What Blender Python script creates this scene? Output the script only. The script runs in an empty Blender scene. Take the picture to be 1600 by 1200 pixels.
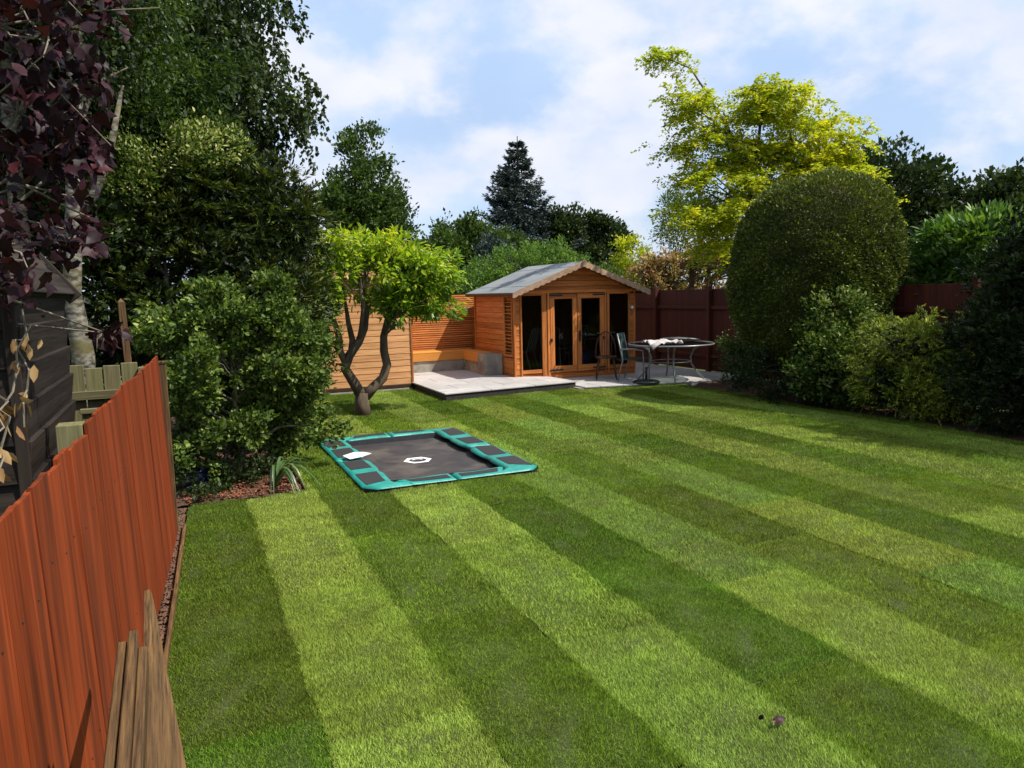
import bpy, bmesh, math, random
import numpy as np
from mathutils import Vector, Matrix

SC = bpy.context.scene
COL = SC.collection
random.seed(7)

# ------------------------------------------------------------------ camera
CAM_H = 1.8
PITCH, ROLL, YAW, FPX = 0.12054, -0.0229, 0.4116, 1173.0
def camera():
    f = Vector((math.sin(YAW)*math.cos(PITCH), math.cos(YAW)*math.cos(PITCH), -math.sin(PITCH)))
    r = Vector((math.cos(YAW), -math.sin(YAW), 0)); u = r.cross(f)
    c, s = math.cos(ROLL), math.sin(ROLL)
    R = c*r + s*u; U = -s*r + c*u
    cd = bpy.data.cameras.new('camera'); cd.sensor_width = 36; cd.lens = FPX/1600*36
    cd.clip_start = 0.05; cd.clip_end = 2000
    co = bpy.data.objects.new('camera', cd); COL.objects.link(co)
    m = Matrix(((R.x, U.x, -f.x, 0), (R.y, U.y, -f.y, 0), (R.z, U.z, -f.z, CAM_H), (0, 0, 0, 1)))
    co.matrix_world = m
    SC.camera = co
camera()

# ------------------------------------------------------------------ light
SUN = Vector((0.56, -0.42, 1.0)).normalized()
SUN_STRENGTH, SKY_STRENGTH = 4.6, 0.085
sl = bpy.data.lights.new('sun', 'SUN'); sl.energy = SUN_STRENGTH; sl.angle = math.radians(0.53); sl.color = (1, .95, .86)
so = bpy.data.objects.new('sun', sl); COL.objects.link(so)
so.rotation_euler = SUN.to_track_quat('Z', 'Y').to_euler(); so.location = (20, -12, 30)
def world():
    w = bpy.data.worlds.new('World'); SC.world = w; w.use_nodes = True
    nt = w.node_tree; nt.nodes.clear(); N = nt.nodes.new; L = nt.links.new
    out = N('ShaderNodeOutputWorld'); bg = N('ShaderNodeBackground'); bg.inputs[1].default_value = SKY_STRENGTH
    sky = N('ShaderNodeTexSky'); sky.sky_type = 'NISHITA'; sky.sun_disc = False
    sky.sun_elevation = math.asin(SUN.z); sky.sun_rotation = math.atan2(SUN.x, SUN.y)
    sky.air_density = 1.0; sky.dust_density = 1.2; sky.ozone_density = 1.5
    tc = N('ShaderNodeTexCoord')
    mp = N('ShaderNodeMapping'); mp.inputs['Scale'].default_value = (1, 1, 1.6); mp.inputs['Location'].default_value = (5.2, 3.1, .82)
    L(tc.outputs['Generated'], mp.inputs[0])
    n1 = N('ShaderNodeTexNoise'); n1.inputs['Scale'].default_value = 4.2; n1.inputs['Detail'].default_value = 9; n1.inputs['Roughness'].default_value = .55
    n1.inputs['Distortion'].default_value = 0
    L(mp.outputs[0], n1.inputs['Vector'])
    r1 = N('ShaderNodeValToRGB'); r1.color_ramp.interpolation = 'EASE'
    r1.color_ramp.elements[0].position = .44; r1.color_ramp.elements[1].position = .62
    L(n1.outputs[0], r1.inputs[0])
    # shading inside the clouds: a second noise makes greyer and whiter parts
    n2 = N('ShaderNodeTexNoise'); n2.inputs['Scale'].default_value = 6; n2.inputs['Detail'].default_value = 6
    L(mp.outputs[0], n2.inputs['Vector'])
    r2 = N('ShaderNodeValToRGB'); r2.color_ramp.elements[0].position = .35; r2.color_ramp.elements[1].position = .62
    r2.color_ramp.elements[0].color = (6.3, 6.8, 8.0, 1); r2.color_ramp.elements[1].color = (7.5, 7.65, 8.2, 1)
    L(n2.outputs[0], r2.inputs[0])
    # thin high veil over the blue
    n3 = N('ShaderNodeTexNoise'); n3.inputs['Scale'].default_value = 1.6; n3.inputs['Detail'].default_value = 4
    L(mp.outputs[0], n3.inputs['Vector'])
    r3 = N('ShaderNodeValToRGB'); r3.color_ramp.elements[0].color = (.34,)*3+(1,); r3.color_ramp.elements[1].color = (.72,)*3+(1,)
    r3.color_ramp.elements[0].position = .35; r3.color_ramp.elements[1].position = .65
    L(n3.outputs[0], r3.inputs[0])
    veil = N('ShaderNodeMixRGB'); veil.inputs[2].default_value = (5.7, 7.4, 10.4, 1)
    L(r3.outputs[0], veil.inputs[0]); L(sky.outputs[0], veil.inputs[1])
    mix = N('ShaderNodeMixRGB'); L(veil.outputs[0], mix.inputs[1]); L(r2.outputs[0], mix.inputs[2])
    L(r1.outputs[0], mix.inputs[0])
    L(mix.outputs[0], bg.inputs[0]); L(bg.outputs[0], out.inputs[0])
world()
SC.view_settings.view_transform = 'Standard'; SC.view_settings.look = 'None'
SC.view_settings.exposure = 0.55; SC.view_settings.gamma = 1.0; SC.view_settings.use_curve_mapping = False
SC.render.engine = 'CYCLES'
SC.cycles.max_bounces = 7; SC.cycles.transparent_max_bounces = 10
SC.cycles.diffuse_bounces = 3; SC.cycles.glossy_bounces = 3; SC.cycles.transmission_bounces = 5
SC.cycles.use_denoising = True
SC.cycles.sample_clamp_indirect = 6

# ------------------------------------------------------------------ materials
def new_mat(name):
    m = bpy.data.materials.new(name); m.use_nodes = True
    nt = m.node_tree; nt.nodes.clear()
    out = nt.nodes.new('ShaderNodeOutputMaterial'); b = nt.nodes.new('ShaderNodeBsdfPrincipled')
    nt.links.new(b.outputs[0], out.inputs[0])
    return m, nt, nt.nodes.new, nt.links.new, b, out
def ramp(N, stops):
    r = N('ShaderNodeValToRGB'); e = r.color_ramp.elements
    while len(e) < len(stops): e.new(.5)
    for i, (p, c) in enumerate(stops):
        e[i].position = p; e[i].color = (c[0], c[1], c[2], 1)
    return r
def m_noise(name, c0, c1, scale=8, rough=.7, spec=.3, bump=.2, stretch=(1, 1, 1), detail=6, rnd=.25, c2=None, scale2=1.3, amt2=.4, metal=0, bdist=.01, lo=.3, hi=.7, space='Object'):
    """two-colour noise on object coordinates, an offset and a brightness of its own for every object"""
    m, nt, N, L, b, out = new_mat(name)
    tc = N('ShaderNodeTexCoord'); oi = N('ShaderNodeObjectInfo')
    mp = N('ShaderNodeMapping'); mp.inputs['Scale'].default_value = stretch
    L(tc.outputs[space], mp.inputs[0])
    w = N('ShaderNodeMath'); w.operation = 'MULTIPLY'; w.inputs[1].default_value = 37; L(oi.outputs['Random'], w.inputs[0])
    n = N('ShaderNodeTexNoise'); n.noise_dimensions = '4D'; n.inputs['Scale'].default_value = scale; n.inputs['Detail'].default_value = detail
    n.inputs['Roughness'].default_value = .6
    L(mp.outputs[0], n.inputs['Vector']); L(w.outputs[0], n.inputs['W'])
    r = ramp(N, [(lo, c0), (hi, c1)]); L(n.outputs[0], r.inputs[0])
    col = r.outputs[0]
    if c2 is not None:
        n2 = N('ShaderNodeTexNoise'); n2.noise_dimensions = '4D'; n2.inputs['Scale'].default_value = scale2; n2.inputs['Detail'].default_value = 5
        L(mp.outputs[0], n2.inputs['Vector']); L(w.outputs[0], n2.inputs['W'])
        r2 = ramp(N, [(.48, (0, 0, 0)), (.66, (amt2,)*3)]); L(n2.outputs[0], r2.inputs[0])
        mx = N('ShaderNodeMixRGB'); L(r2.outputs[0], mx.inputs[0]); L(col, mx.inputs[1]); mx.inputs[2].default_value = (*c2, 1); col = mx.outputs[0]
    if rnd:
        mr = N('ShaderNodeMapRange'); mr.inputs[3].default_value = 1-rnd; mr.inputs[4].default_value = 1+rnd; L(oi.outputs['Random'], mr.inputs[0])
        hs = N('ShaderNodeHueSaturation'); L(mr.outputs[0], hs.inputs['Value']); L(col, hs.inputs['Color']); col = hs.outputs[0]
    L(col, b.inputs['Base Color'])
    b.inputs['Roughness'].default_value = rough; b.inputs['Specular IOR Level'].default_value = spec; b.inputs['Metallic'].default_value = metal
    if bump:
        bp = N('ShaderNodeBump'); bp.inputs['Strength'].default_value = bump; bp.inputs['Distance'].default_value = bdist
        L(n.outputs[0], bp.inputs['Height']); L(bp.outputs[0], b.inputs['Normal'])
    return m
AX = {'x': (.045, 1, 1), 'y': (1, .045, 1), 'z': (1, 1, .045)}
def m_wood(name, c0, c1, axis, scale=75, **k):
    k.setdefault('rough', .65); k.setdefault('bump', .25); k.setdefault('bdist', .004); k.setdefault('detail', 8); k.setdefault('lo', .34); k.setdefault('hi', .66)
    return m_noise(name, c0, c1, scale=scale, stretch=AX[axis], **k)
def m_leaf(name, stops, trans=.35, rough=.5, spec=.25, tr_gain=1.5):
    """leaf colour picked by a per-leaf number, with light coming through the blade"""
    m, nt, N, L, b, out = new_mat(name)
    at = N('ShaderNodeAttribute'); at.attribute_name = 'tint'
    r = ramp(N, stops); L(at.outputs['Fac'], r.inputs[0])
    L(r.outputs[0], b.inputs['Base Color']); b.inputs['Roughness'].default_value = rough; b.inputs['Specular IOR Level'].default_value = spec
    t = N('ShaderNodeBsdfTranslucent')
    g = N('ShaderNodeMixRGB'); g.blend_type = 'MULTIPLY'; g.inputs[0].default_value = 1; g.inputs[2].default_value = (tr_gain, tr_gain*1.05, tr_gain*.45, 1)
    L(r.outputs[0], g.inputs[1]); L(g.outputs[0], t.inputs[0])
    mx = N('ShaderNodeMixShader'); mx.inputs[0].default_value = trans
    L(b.outputs[0], mx.inputs[1]); L(t.outputs[0], mx.inputs[2]); L(mx.outputs[0], out.inputs[0])
    return m
def m_grass():
    m, nt, N, L, b, out = new_mat('turf_grass')
    oi = N('ShaderNodeObjectInfo'); at = N('ShaderNodeAttribute'); at.attribute_name = 'tint'
    geo = N('ShaderNodeNewGeometry')
    n = N('ShaderNodeTexNoise'); n.inputs['Scale'].default_value = 3.2; n.inputs['Detail'].default_value = 7; n.inputs['Roughness'].default_value = .72
    L(geo.outputs['Position'], n.inputs['Vector'])
    mr = N('ShaderNodeMapRange'); mr.inputs[1].default_value = .25; mr.inputs[2].default_value = .75; mr.inputs[3].default_value = .55; mr.inputs[4].default_value = 1.45
    L(n.outputs[0], mr.inputs[0])
    mr2 = N('ShaderNodeMapRange'); mr2.inputs[3].default_value = .4; mr2.inputs[4].default_value = 1.7; L(at.outputs['Fac'], mr2.inputs[0])
    mu = N('ShaderNodeMath'); mu.operation = 'MULTIPLY'; L(mr.outputs[0], mu.inputs[0]); L(mr2.outputs[0], mu.inputs[1])
    hs = N('ShaderNodeHueSaturation'); L(oi.outputs['Color'], hs.inputs['Color']); L(mu.outputs[0], hs.inputs['Value'])
    # a share of dry straw blades, gathered in faint patches
    n2 = N('ShaderNodeTexNoise'); n2.inputs['Scale'].default_value = 1.4; n2.inputs['Detail'].default_value = 4; L(geo.outputs['Position'], n2.inputs['Vector'])
    ad = N('ShaderNodeMath'); ad.operation = 'ADD'; L(at.outputs['Fac'], ad.inputs[0]); L(n2.outputs[0], ad.inputs[1])
    rr = ramp(N, [(.0, (0, 0, 0)), (1, (.5,)*3)])
    sh = N('ShaderNodeMapRange'); sh.inputs[1].default_value = 1.22; sh.inputs[2].default_value = 1.5; L(ad.outputs[0], sh.inputs[0]); L(sh.outputs[0], rr.inputs[0])
    mx = N('ShaderNodeMixRGB'); L(rr.outputs[0], mx.inputs[0]); L(hs.outputs[0], mx.inputs[1]); mx.inputs[2].default_value = (.34, .29, .09, 1)
    L(mx.outputs[0], b.inputs['Base Color']); b.inputs['Roughness'].default_value = .6; b.inputs['Specular IOR Level'].default_value = .07
    t = N('ShaderNodeBsdfTranslucent'); L(mx.outputs[0], t.inputs[0])
    ms = N('ShaderNodeMixShader'); ms.inputs[0].default_value = .3; L(b.outputs[0], ms.inputs[1]); L(t.outputs[0], ms.inputs[2]); L(ms.outputs[0], out.inputs[0])
    return m
def m_glass():
    m, nt, N, L, b, out = new_mat('window_glass')
    nt.nodes.remove(b)
    tr = N('ShaderNodeBsdfTransparent'); tr.inputs[0].default_value = (.58, .63, .61, 1)
    gl = N('ShaderNodeBsdfGlossy'); gl.inputs['Roughness'].default_value = .02
    fr = N('ShaderNodeFresnel'); fr.inputs[0].default_value = 1.7
    mx = N('ShaderNodeMixShader'); L(fr.outputs[0], mx.inputs[0]); L(tr.outputs[0], mx.inputs[1]); L(gl.outputs[0], mx.inputs[2]); L(mx.outputs[0], out.inputs[0])
    return m

M = {}
for a in 'xyz':
    M['cedar_'+a] = m_wood('cedar_'+a, (.34, .092, .018), (.62, .225, .052), a, rnd=.2, c2=(.21, .048, .011), scale2=14, amt2=.5)
    M['pine_'+a] = m_wood('pine_'+a, (.46, .205, .078), (.70, .38, .17), a, rnd=.12, c2=(.36, .13, .04), scale2=14, amt2=.5)
    M['stain_'+a] = m_wood('stain_'+a, (.145, .024, .0065), (.235, .047, .012), a, rnd=.2, c2=(.05, .014, .007), scale2=11, amt2=.8, scale=60, bump=.4, rough=.8, spec=.1)
    M['redfence_'+a] = m_wood('redfence_'+a, (.055, .012, .007), (.10, .022, .011), a, rnd=.15, c2=(.03, .009, .006), scale2=6)
    M['old_'+a] = m_wood('old_'+a, (.038, .019, .008), (.165, .088, .030), a, rnd=.2, c2=(.03, .016, .008), scale2=16, amt2=.7, scale=110, bump=1.0, lo=.36, hi=.62)
    M['moss_'+a] = m_wood('moss_'+a, (.085, .075, .035), (.20, .17, .085), a, rnd=.2, c2=(.085, .10, .022), scale2=5, amt2=.7)
    M['tar_'+a] = m_wood('tar_'+a, (.011, .008, .0065), (.027, .020, .016), a, rnd=.2, c2=(.06, .046, .036), scale2=12, amt2=.5, rough=.7, spec=.15, bump=.6)
M['seat_x'] = m_wood('seat_x', (.52, .19, .03), (.66, .30, .06), 'x', rnd=.08)
M['brown_dark'] = m_noise('brown_dark', (.03, .016, .009), (.065, .034, .018), rough=.45)
M['felt'] = m_noise('roof_felt', (.135, .145, .15), (.22, .235, .24), scale=60, rough=.9, bump=.3, rnd=.05, c2=(.28, .29, .28), scale2=2, amt2=.4)
M['barge'] = m_noise('barge_paint', (.27, .15, .085), (.46, .31, .21), scale=12, rough=.7, rnd=.1)
M['slab'] = m_noise('paving_slab', (.37, .35, .335), (.48, .46, .445), scale=7, rough=.5, bump=.08, rnd=.09, c2=(.29, .27, .25), scale2=2, amt2=.35)
M['joint'] = m_noise('mortar', (.16, .15, .14), (.24, .23, .21), scale=30, rough=.9)
M['slabside'] = m_noise('deck_side', (.016, .013, .012), (.04, .034, .03), scale=14, rough=.8)
M['concrete'] = m_noise('concrete', (.21, .19, .155), (.40, .37, .31), scale=5, rough=.9, bump=.3, rnd=.08, c2=(.12, .105, .08), scale2=3, amt2=.6)
M['soil'] = m_noise('soil', (.035, .018, .010), (.11, .055, .03), scale=22, rough=.95, bump=.8, bdist=.02, rnd=0)
M['thatch'] = m_noise('turf_thatch', (.028, .04, .010), (.06, .075, .02), scale=60, rough=.95, bump=.5, rnd=.1)
M['meadow'] = m_noise('far_ground', (.045, .06, .02), (.08, .10, .035), scale=1.5, rough=.95, rnd=0)
M['pebble'] = m_noise('pebble', (.09, .04, .022), (.24, .13, .08), scale=25, rough=.8, rnd=.3)
M['chip'] = m_noise('bark_chip', (.10, .035, .018), (.26, .10, .05), scale=25, rough=.9, rnd=.2)
M['black_metal'] = m_noise('black_metal', (.008, .008, .009), (.02, .02, .02), scale=20, rough=.45, spec=.5, rnd=0)
M['grey_metal'] = m_noise('grey_metal', (.15, .152, .155), (.24, .243, .246), scale=20, rough=.35, spec=.6, rnd=0, metal=.3)
M['white_plastic'] = m_noise('white_plastic', (.50, .51, .52), (.66, .66, .67), scale=6, rough=.4, rnd=0)
M['vinyl'] = m_noise('green_vinyl', (.012, .20, .165), (.025, .29, .24), scale=14, rough=.42, spec=.45, bump=.6, bdist=.012, rnd=.10, c2=(.008, .13, .105), scale2=5, amt2=.4)
M['mesh'] = m_noise('black_mesh', (.020, .019, .020), (.040, .037, .038), scale=240, rough=.75, bump=.3, rnd=.05, bdist=.002)
M['matfab'] = m_noise('jump_mat', (.026, .022, .024), (.060, .052, .050), scale=4, detail=9, rough=.6, spec=.35, bump=.2, rnd=0, c2=(.12, .098, .082), scale2=3.4, amt2=.6)
M['white'] = m_noise('white_print', (.70, .70, .70), (.80, .80, .80), scale=10, rough=.6, rnd=0, bump=.05)
M['cloth'] = m_noise('towel_cloth', (.40, .36, .34), (.58, .54, .52), scale=12, rough=.95, rnd=0, c2=(.22, .19, .18), scale2=5, amt2=.5)
M['blue'] = m_noise('blue_plastic', (.004, .006, .045), (.006, .010, .07), scale=6, rough=.35, rnd=0)
M['pink'] = m_noise('pink_fabric', (.45, .05, .16), (.6, .10, .25), scale=8, rough=.8, rnd=0)
M['bluefab'] = m_noise('blue_fabric', (.08, .12, .34), (.18, .24, .5), scale=9, rough=.85, rnd=0)
M['darkgreen'] = m_noise('green_canvas', (.012, .03, .025), (.02, .05, .04), scale=9, rough=.85, rnd=0)
M['lamp'] = m_noise('lamp_cover', (.60, .48, .40), (.72, .60, .52), scale=9, rough=.3, rnd=0)
M['redprint'] = m_noise('red_print', (.5, .05, .05), (.6, .08, .07), scale=9, rough=.5, rnd=0)
M['glass'] = m_glass()
M['birchbark'] = m_noise('birch_bark', (.04, .033, .022), (.27, .25, .195), scale=11, stretch=(1, 1, 2.2), rough=.85, bump=.6, rnd=0, lo=.42, hi=.66, c2=(.12, .10, .035), scale2=2.2, amt2=.9)
M['bark'] = m_noise('brown_bark', (.045, .032, .022), (.13, .098, .07), scale=9, stretch=(1, 1, .25), rough=.9, bump=.8, rnd=.1)
M['barklight'] = m_noise('pale_bark', (.045, .032, .020), (.15, .108, .068), scale=9, stretch=(1, 1, .35), rough=.9, bump=.6, rnd=.1)
M['twig'] = m_noise('grey_twig', (.10, .085, .06), (.26, .22, .16), scale=12, rough=.9, bump=.2, rnd=0)
M['grass'] = m_grass()
LF = {}
LF['magnolia'] = m_leaf('leaf_lime', [(0, (.055, .12, .012)), (.4, (.16, .27, .02)), (.75, (.38, .45, .03)), (1, (.58, .53, .06))], trans=.42, rough=.38, spec=.4)
LF['golden'] = m_leaf('leaf_golden', [(0, (.16, .22, .014)), (.5, (.38, .42, .020)), (1, (.70, .62, .03))], trans=.45, tr_gain=1.35)
LF['yew'] = m_leaf('leaf_clipped', [(0, (.028, .046, .009)), (.6, (.085, .115, .019)), (1, (.28, .29, .032))], trans=.15)
LF['laurel'] = m_leaf('leaf_laurel', [(0, (.022, .055, .010)), (.6, (.065, .14, .022)), (1, (.19, .29, .055))], trans=.28, rough=.42, spec=.25)
LF['dark'] = m_leaf('leaf_dark', [(0, (.009, .018, .005)), (.6, (.024, .042, .011)), (1, (.06, .085, .024))], trans=.22)
LF['birch'] = m_leaf('leaf_birch', [(0, (.014, .026, .008)), (.6, (.034, .056, .015)), (1, (.072, .10, .027))], trans=.3)
LF['mid'] = m_leaf('leaf_mid', [(0, (.028, .055, .012)), (.6, (.070, .115, .022)), (1, (.15, .20, .05))], trans=.3)
LF['bright'] = m_leaf('leaf_bright', [(0, (.045, .10, .018)), (.6, (.11, .20, .035)), (1, (.25, .34, .08))], trans=.35)
LF['rowan'] = m_leaf('leaf_pinnate', [(0, (.014, .034, .008)), (.6, (.040, .075, .015)), (1, (.12, .165, .03))], trans=.35)
LF['cypress'] = m_leaf('leaf_cypress', [(0, (.011, .021, .005)), (.6, (.040, .060, .010)), (1, (.15, .175, .025))], trans=.15)
LF['goldcyp'] = m_leaf('leaf_golden_cypress', [(0, (.04, .062, .010)), (.5, (.14, .185, .024)), (1, (.38, .42, .05))], trans=.2)
LF['shrub'] = m_leaf('leaf_shrub', [(0, (.028, .050, .009)), (.55, (.092, .145, .026)), (1, (.31, .37, .09))], trans=.28, rough=.45, spec=.18)
LF['cream'] = m_leaf('leaf_variegated', [(0, (.025, .052, .010)), (.55, (.075, .125, .022)), (.78, (.26, .31, .09)), (1, (.50, .50, .22))], trans=.25, spec=.12)
LF['spruce'] = m_leaf('needle_blue', [(0, (.018, .030, .028)), (.6, (.042, .062, .058)), (1, (.105, .135, .125))], trans=.08)
LF['purple'] = m_leaf('leaf_purple', [(0, (.010, .004, .006)), (.6, (.027, .008, .013)), (.95, (.046, .012, .018)), (1, (.09, .012, .014))], trans=.2, rough=.5, spec=.2, tr_gain=1.4)
LF['copper'] = m_leaf('leaf_copper', [(0, (.05, .055, .018)), (.35, (.13, .12, .035)), (.6, (.30, .20, .09)), (.85, (.40, .20, .12)), (1, (.55, .42, .26))], trans=.3)
LF['dead'] = m_leaf('leaf_dead', [(0, (.16, .07, .02)), (1, (.46, .30, .13))], trans=.2)
LF['strap'] = m_leaf('leaf_strap', [(0, (.05, .10, .03)), (1, (.14, .22, .08))], trans=.25, rough=.3, spec=.5)

# ------------------------------------------------------------------ object helpers
def link(o, parent=None):
    COL.objects.link(o)
    if parent is not None: o.parent = parent
    return o
def tag(o, label, cat=None, group=None, kind=None):
    if label: o['label'] = label
    if cat: o['category'] = cat
    if group: o['group'] = group
    if kind: o['kind'] = kind
    return o
def empty(name, loc=(0, 0, 0), rz=0, label=None, cat=None, group=None):
    o = bpy.data.objects.new(name, None); o.empty_display_size = .2
    o.location = loc; o.rotation_euler = (0, 0, rz); link(o)
    return tag(o, label, cat, group)
def setting(o): o['kind'] = 'structure'; return o
class MB:
    def __init__(s): s.v = []; s.f = []
    def add(s, vs, fs):
        b = len(s.v); s.v += [tuple(v) for v in vs]; s.f += [tuple(i+b for i in f) for f in fs]
    def box(s, x0, x1, y0, y1, z0, z1):
        s.add([(x0, y0, z0), (x1, y0, z0), (x1, y1, z0), (x0, y1, z0), (x0, y0, z1), (x1, y0, z1), (x1, y1, z1), (x0, y1, z1)],
              [(0, 3, 2, 1), (4, 5, 6, 7), (0, 1, 5, 4), (1, 2, 6, 5), (2, 3, 7, 6), (3, 0, 4, 7)])
    def prism(s, poly, z0, z1, plane='xy'):
        n = len(poly)
        def P(a, b, c): return {'xy': (a, b, c), 'xz': (a, c, b), 'yz': (c, a, b)}[plane]
        s.add([P(a, b, z0) for a, b in poly]+[P(a, b, z1) for a, b in poly],
              [tuple(range(n-1, -1, -1)), tuple(range(n, 2*n))]+[(i, (i+1) % n, n+(i+1) % n, n+i) for i in range(n)])
    def tube(s, pts, rad, sides=6, cap=True):
        pts = [Vector(p) for p in pts]; n = len(pts)
        if not hasattr(rad, '__len__'): rad = [rad]*n
        vs = []; prev = None
        for i, p in enumerate(pts):
            t = (pts[min(i+1, n-1)]-pts[max(i-1, 0)]).normalized()
            if prev is None:
                a = Vector((0, 0, 1)) if abs(t.z) < .9 else Vector((1, 0, 0)); u = t.cross(a).normalized()
            else: u = (prev-t*prev.dot(t)).normalized()
            prev = u; w = t.cross(u)
            for k in range(sides):
                an = 2*math.pi*k/sides; vs.append(p+(u*math.cos(an)+w*math.sin(an))*rad[i])
        fs = [(i*sides+k, i*sides+(k+1) % sides, (i+1)*sides+(k+1) % sides, (i+1)*sides+k) for i in range(n-1) for k in range(sides)]
        if cap: fs += [tuple(range(sides-1, -1, -1)), tuple((n-1)*sides+k for k in range(sides))]
        s.add(vs, fs)
    def lathe(s, prof, seg=24, c=(0, 0, 0)):
        n = len(prof); vs = []
        for k in range(seg):
            a = 2*math.pi*k/seg
            for r, z in prof: vs.append((c[0]+r*math.cos(a), c[1]+r*math.sin(a), c[2]+z))
        fs = [(k*n+i, ((k+1) % seg)*n+i, ((k+1) % seg)*n+i+1, k*n+i+1) for k in range(seg) for i in range(n-1)]
        s.add(vs, fs)
    def mesh(s, name, mat, smooth=False, bevel=0):
        me = bpy.data.meshes.new(name); me.from_pydata(s.v, [], s.f)
        bm = bmesh.new(); bm.from_mesh(me)
        bmesh.ops.recalc_face_normals(bm, faces=bm.faces)
        if bevel: bmesh.ops.bevel(bm, geom=bm.edges[:], offset=bevel, segments=1, affect='EDGES')
        bm.to_mesh(me); bm.free()
        if smooth: me.polygons.foreach_set('use_smooth', [True]*len(me.polygons))
        me.materials.append(mat); return me
    def build(s, name, mat, parent=None, smooth=False, bevel=0, loc=None, rot=None):
        o = bpy.data.objects.new(name, s.mesh(name, mat, smooth, bevel)); link(o, parent)
        if loc: o.location = loc
        if rot: o.rotation_euler = rot
        return o
_bc = {}
def board(name, size, loc, mat, parent, rot=(0, 0, 0), bevel=.003):
    """a bevelled board centred on loc; alike boards share one mesh"""
    key = (tuple(round(q, 4) for q in size), mat.name, bevel)
    if key not in _bc:
        mb = MB(); a, b, c = [q/2 for q in size]; mb.box(-a, a, -b, b, -c, c)
        _bc[key] = mb.mesh(name, mat, bevel=min(bevel, min(size)*.3))
    o = bpy.data.objects.new(name, _bc[key]); link(o, parent); o.location = loc; o.rotation_euler = rot
    return o

# ------------------------------------------------------------------ foliage helpers
KITE = ([(0, 0, 0), (.45, .5, .12), (1, 0, 0), (.45, -.5, .12)], [(0, 1, 2), (0, 2, 3)])
OVATE = ([(0, 0, 0), (.32, .42, .10), (.68, .36, .06), (1, 0, -.10), (.68, -.36, .06), (.32, -.42, .10)], [(0, 1, 2), (0, 2, 3), (0, 3, 4), (0, 4, 5)])
MAPLE = ([(0, 0, 0), (-.05, .26, .12), (.14, .30, .05), (.34, .44, .02), (.48, .30, .05), (.70, .20, -.06), (1, 0, -.34),
          (.70, -.20, -.06), (.48, -.30, .05), (.34, -.44, .02), (.14, -.30, .05), (-.05, -.26, .12), (.5, 0, .02)],
         [(0, 1, 2), (0, 2, 12), (2, 3, 4), (2, 4, 12), (4, 5, 12), (5, 6, 12), (6, 7, 12), (7, 8, 12), (8, 10, 12), (8, 9, 10), (10, 0, 12), (0, 10, 11)])
def unit(a): return a/np.maximum(np.linalg.norm(a, axis=-1, keepdims=True), 1e-9)
def rdir(rng, n): return unit(rng.normal(size=(n, 3)))
def np_mesh(name, V, F, mat, tint=None):
    me = bpy.data.meshes.new(name); nv, nf = len(V), len(F)
    me.vertices.add(nv); me.vertices.foreach_set('co', np.ascontiguousarray(V, dtype=np.float32).ravel())
    me.loops.add(nf*3); me.loops.foreach_set('vertex_index', np.ascontiguousarray(F, dtype=np.int32).ravel())
    me.polygons.add(nf); me.polygons.foreach_set('loop_start', np.arange(0, nf*3, 3, dtype=np.int32))
    me.update(calc_edges=True); me.materials.append(mat)
    if tint is not None:
        a = me.attributes.new('tint', 'FLOAT', 'POINT'); a.data.foreach_set('value', np.ascontiguousarray(tint, dtype=np.float32))
    return me
def leaves(name, rng, P, D, L, W, mat, parent, shape=KITE, up=.9, tint=None, jit=.6):
    n = len(P); D = unit(D)
    U = np.array([0, 0, up])+rng.normal(size=(n, 3))*jit
    S = unit(np.cross(D, U)); Nn = np.cross(S, D)
    s = rng.uniform(.55, 1.4, (n, 1, 1)); sh = np.array(shape[0])
    L = np.broadcast_to(np.asarray(L, float), (n,))[:, None, None]*s; W = np.broadcast_to(np.asarray(W, float), (n,))[:, None, None]*s
    V = P[:, None]+L*sh[None, :, 0:1]*D[:, None]+W*sh[None, :, 1:2]*S[:, None]+W*sh[None, :, 2:3]*Nn[:, None]
    k = len(sh); F = np.array(shape[1])[None]+(np.arange(n)*k)[:, None, None]
    if tint is None: tint = rng.uniform(0, 1, n)
    o = bpy.data.objects.new(name, np_mesh(name, V.reshape(-1, 3), F.reshape(-1, 3), mat, np.repeat(np.clip(tint, 0, 1), k)))
    return link(o, parent)
def crown_points(rng, lobes, n_sub, sub_r, n_clump, clump_r, n_leaf, flat=1.0, inner=.5):
    """lobes -> boughs on the lobes -> twig clumps on the boughs -> leaves; gaps stay open between boughs"""
    lob = np.array([list(c)+list(r) for c, r in lobes], float)
    w = (lob[:, 3]*lob[:, 4]*lob[:, 5])**(2/3); w /= w.sum()
    idx = rng.choice(len(lob), n_sub, p=w); d = rdir(rng, n_sub)
    rr = rng.uniform(inner, 1.0, (n_sub, 1))
    sub = lob[idx, :3]+lob[idx, 3:]*d*rr
    sr = sub_r*rng.uniform(.6, 1.35, n_sub)
    ci = np.repeat(np.arange(n_sub), n_clump); d2 = rdir(rng, len(ci)); d2[:, 2] *= flat
    cl = sub[ci]+d2*(sr[ci]*rng.uniform(.25, 1.0, len(ci))**.7)[:, None]
    li = np.repeat(np.arange(len(ci)), n_leaf)
    P = cl[li]+rng.normal(size=(len(li), 3))*clump_r*np.array([1, 1, flat*.8])
    O = unit(unit(cl[li]-lob[idx[ci[li]], :3])+.8*d2[li])
    T = np.clip(rng.normal(.45, .2, len(li))+rng.normal(0, .14, len(ci))[li], 0, 1)
    return P, O, T, sub, cl
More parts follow.
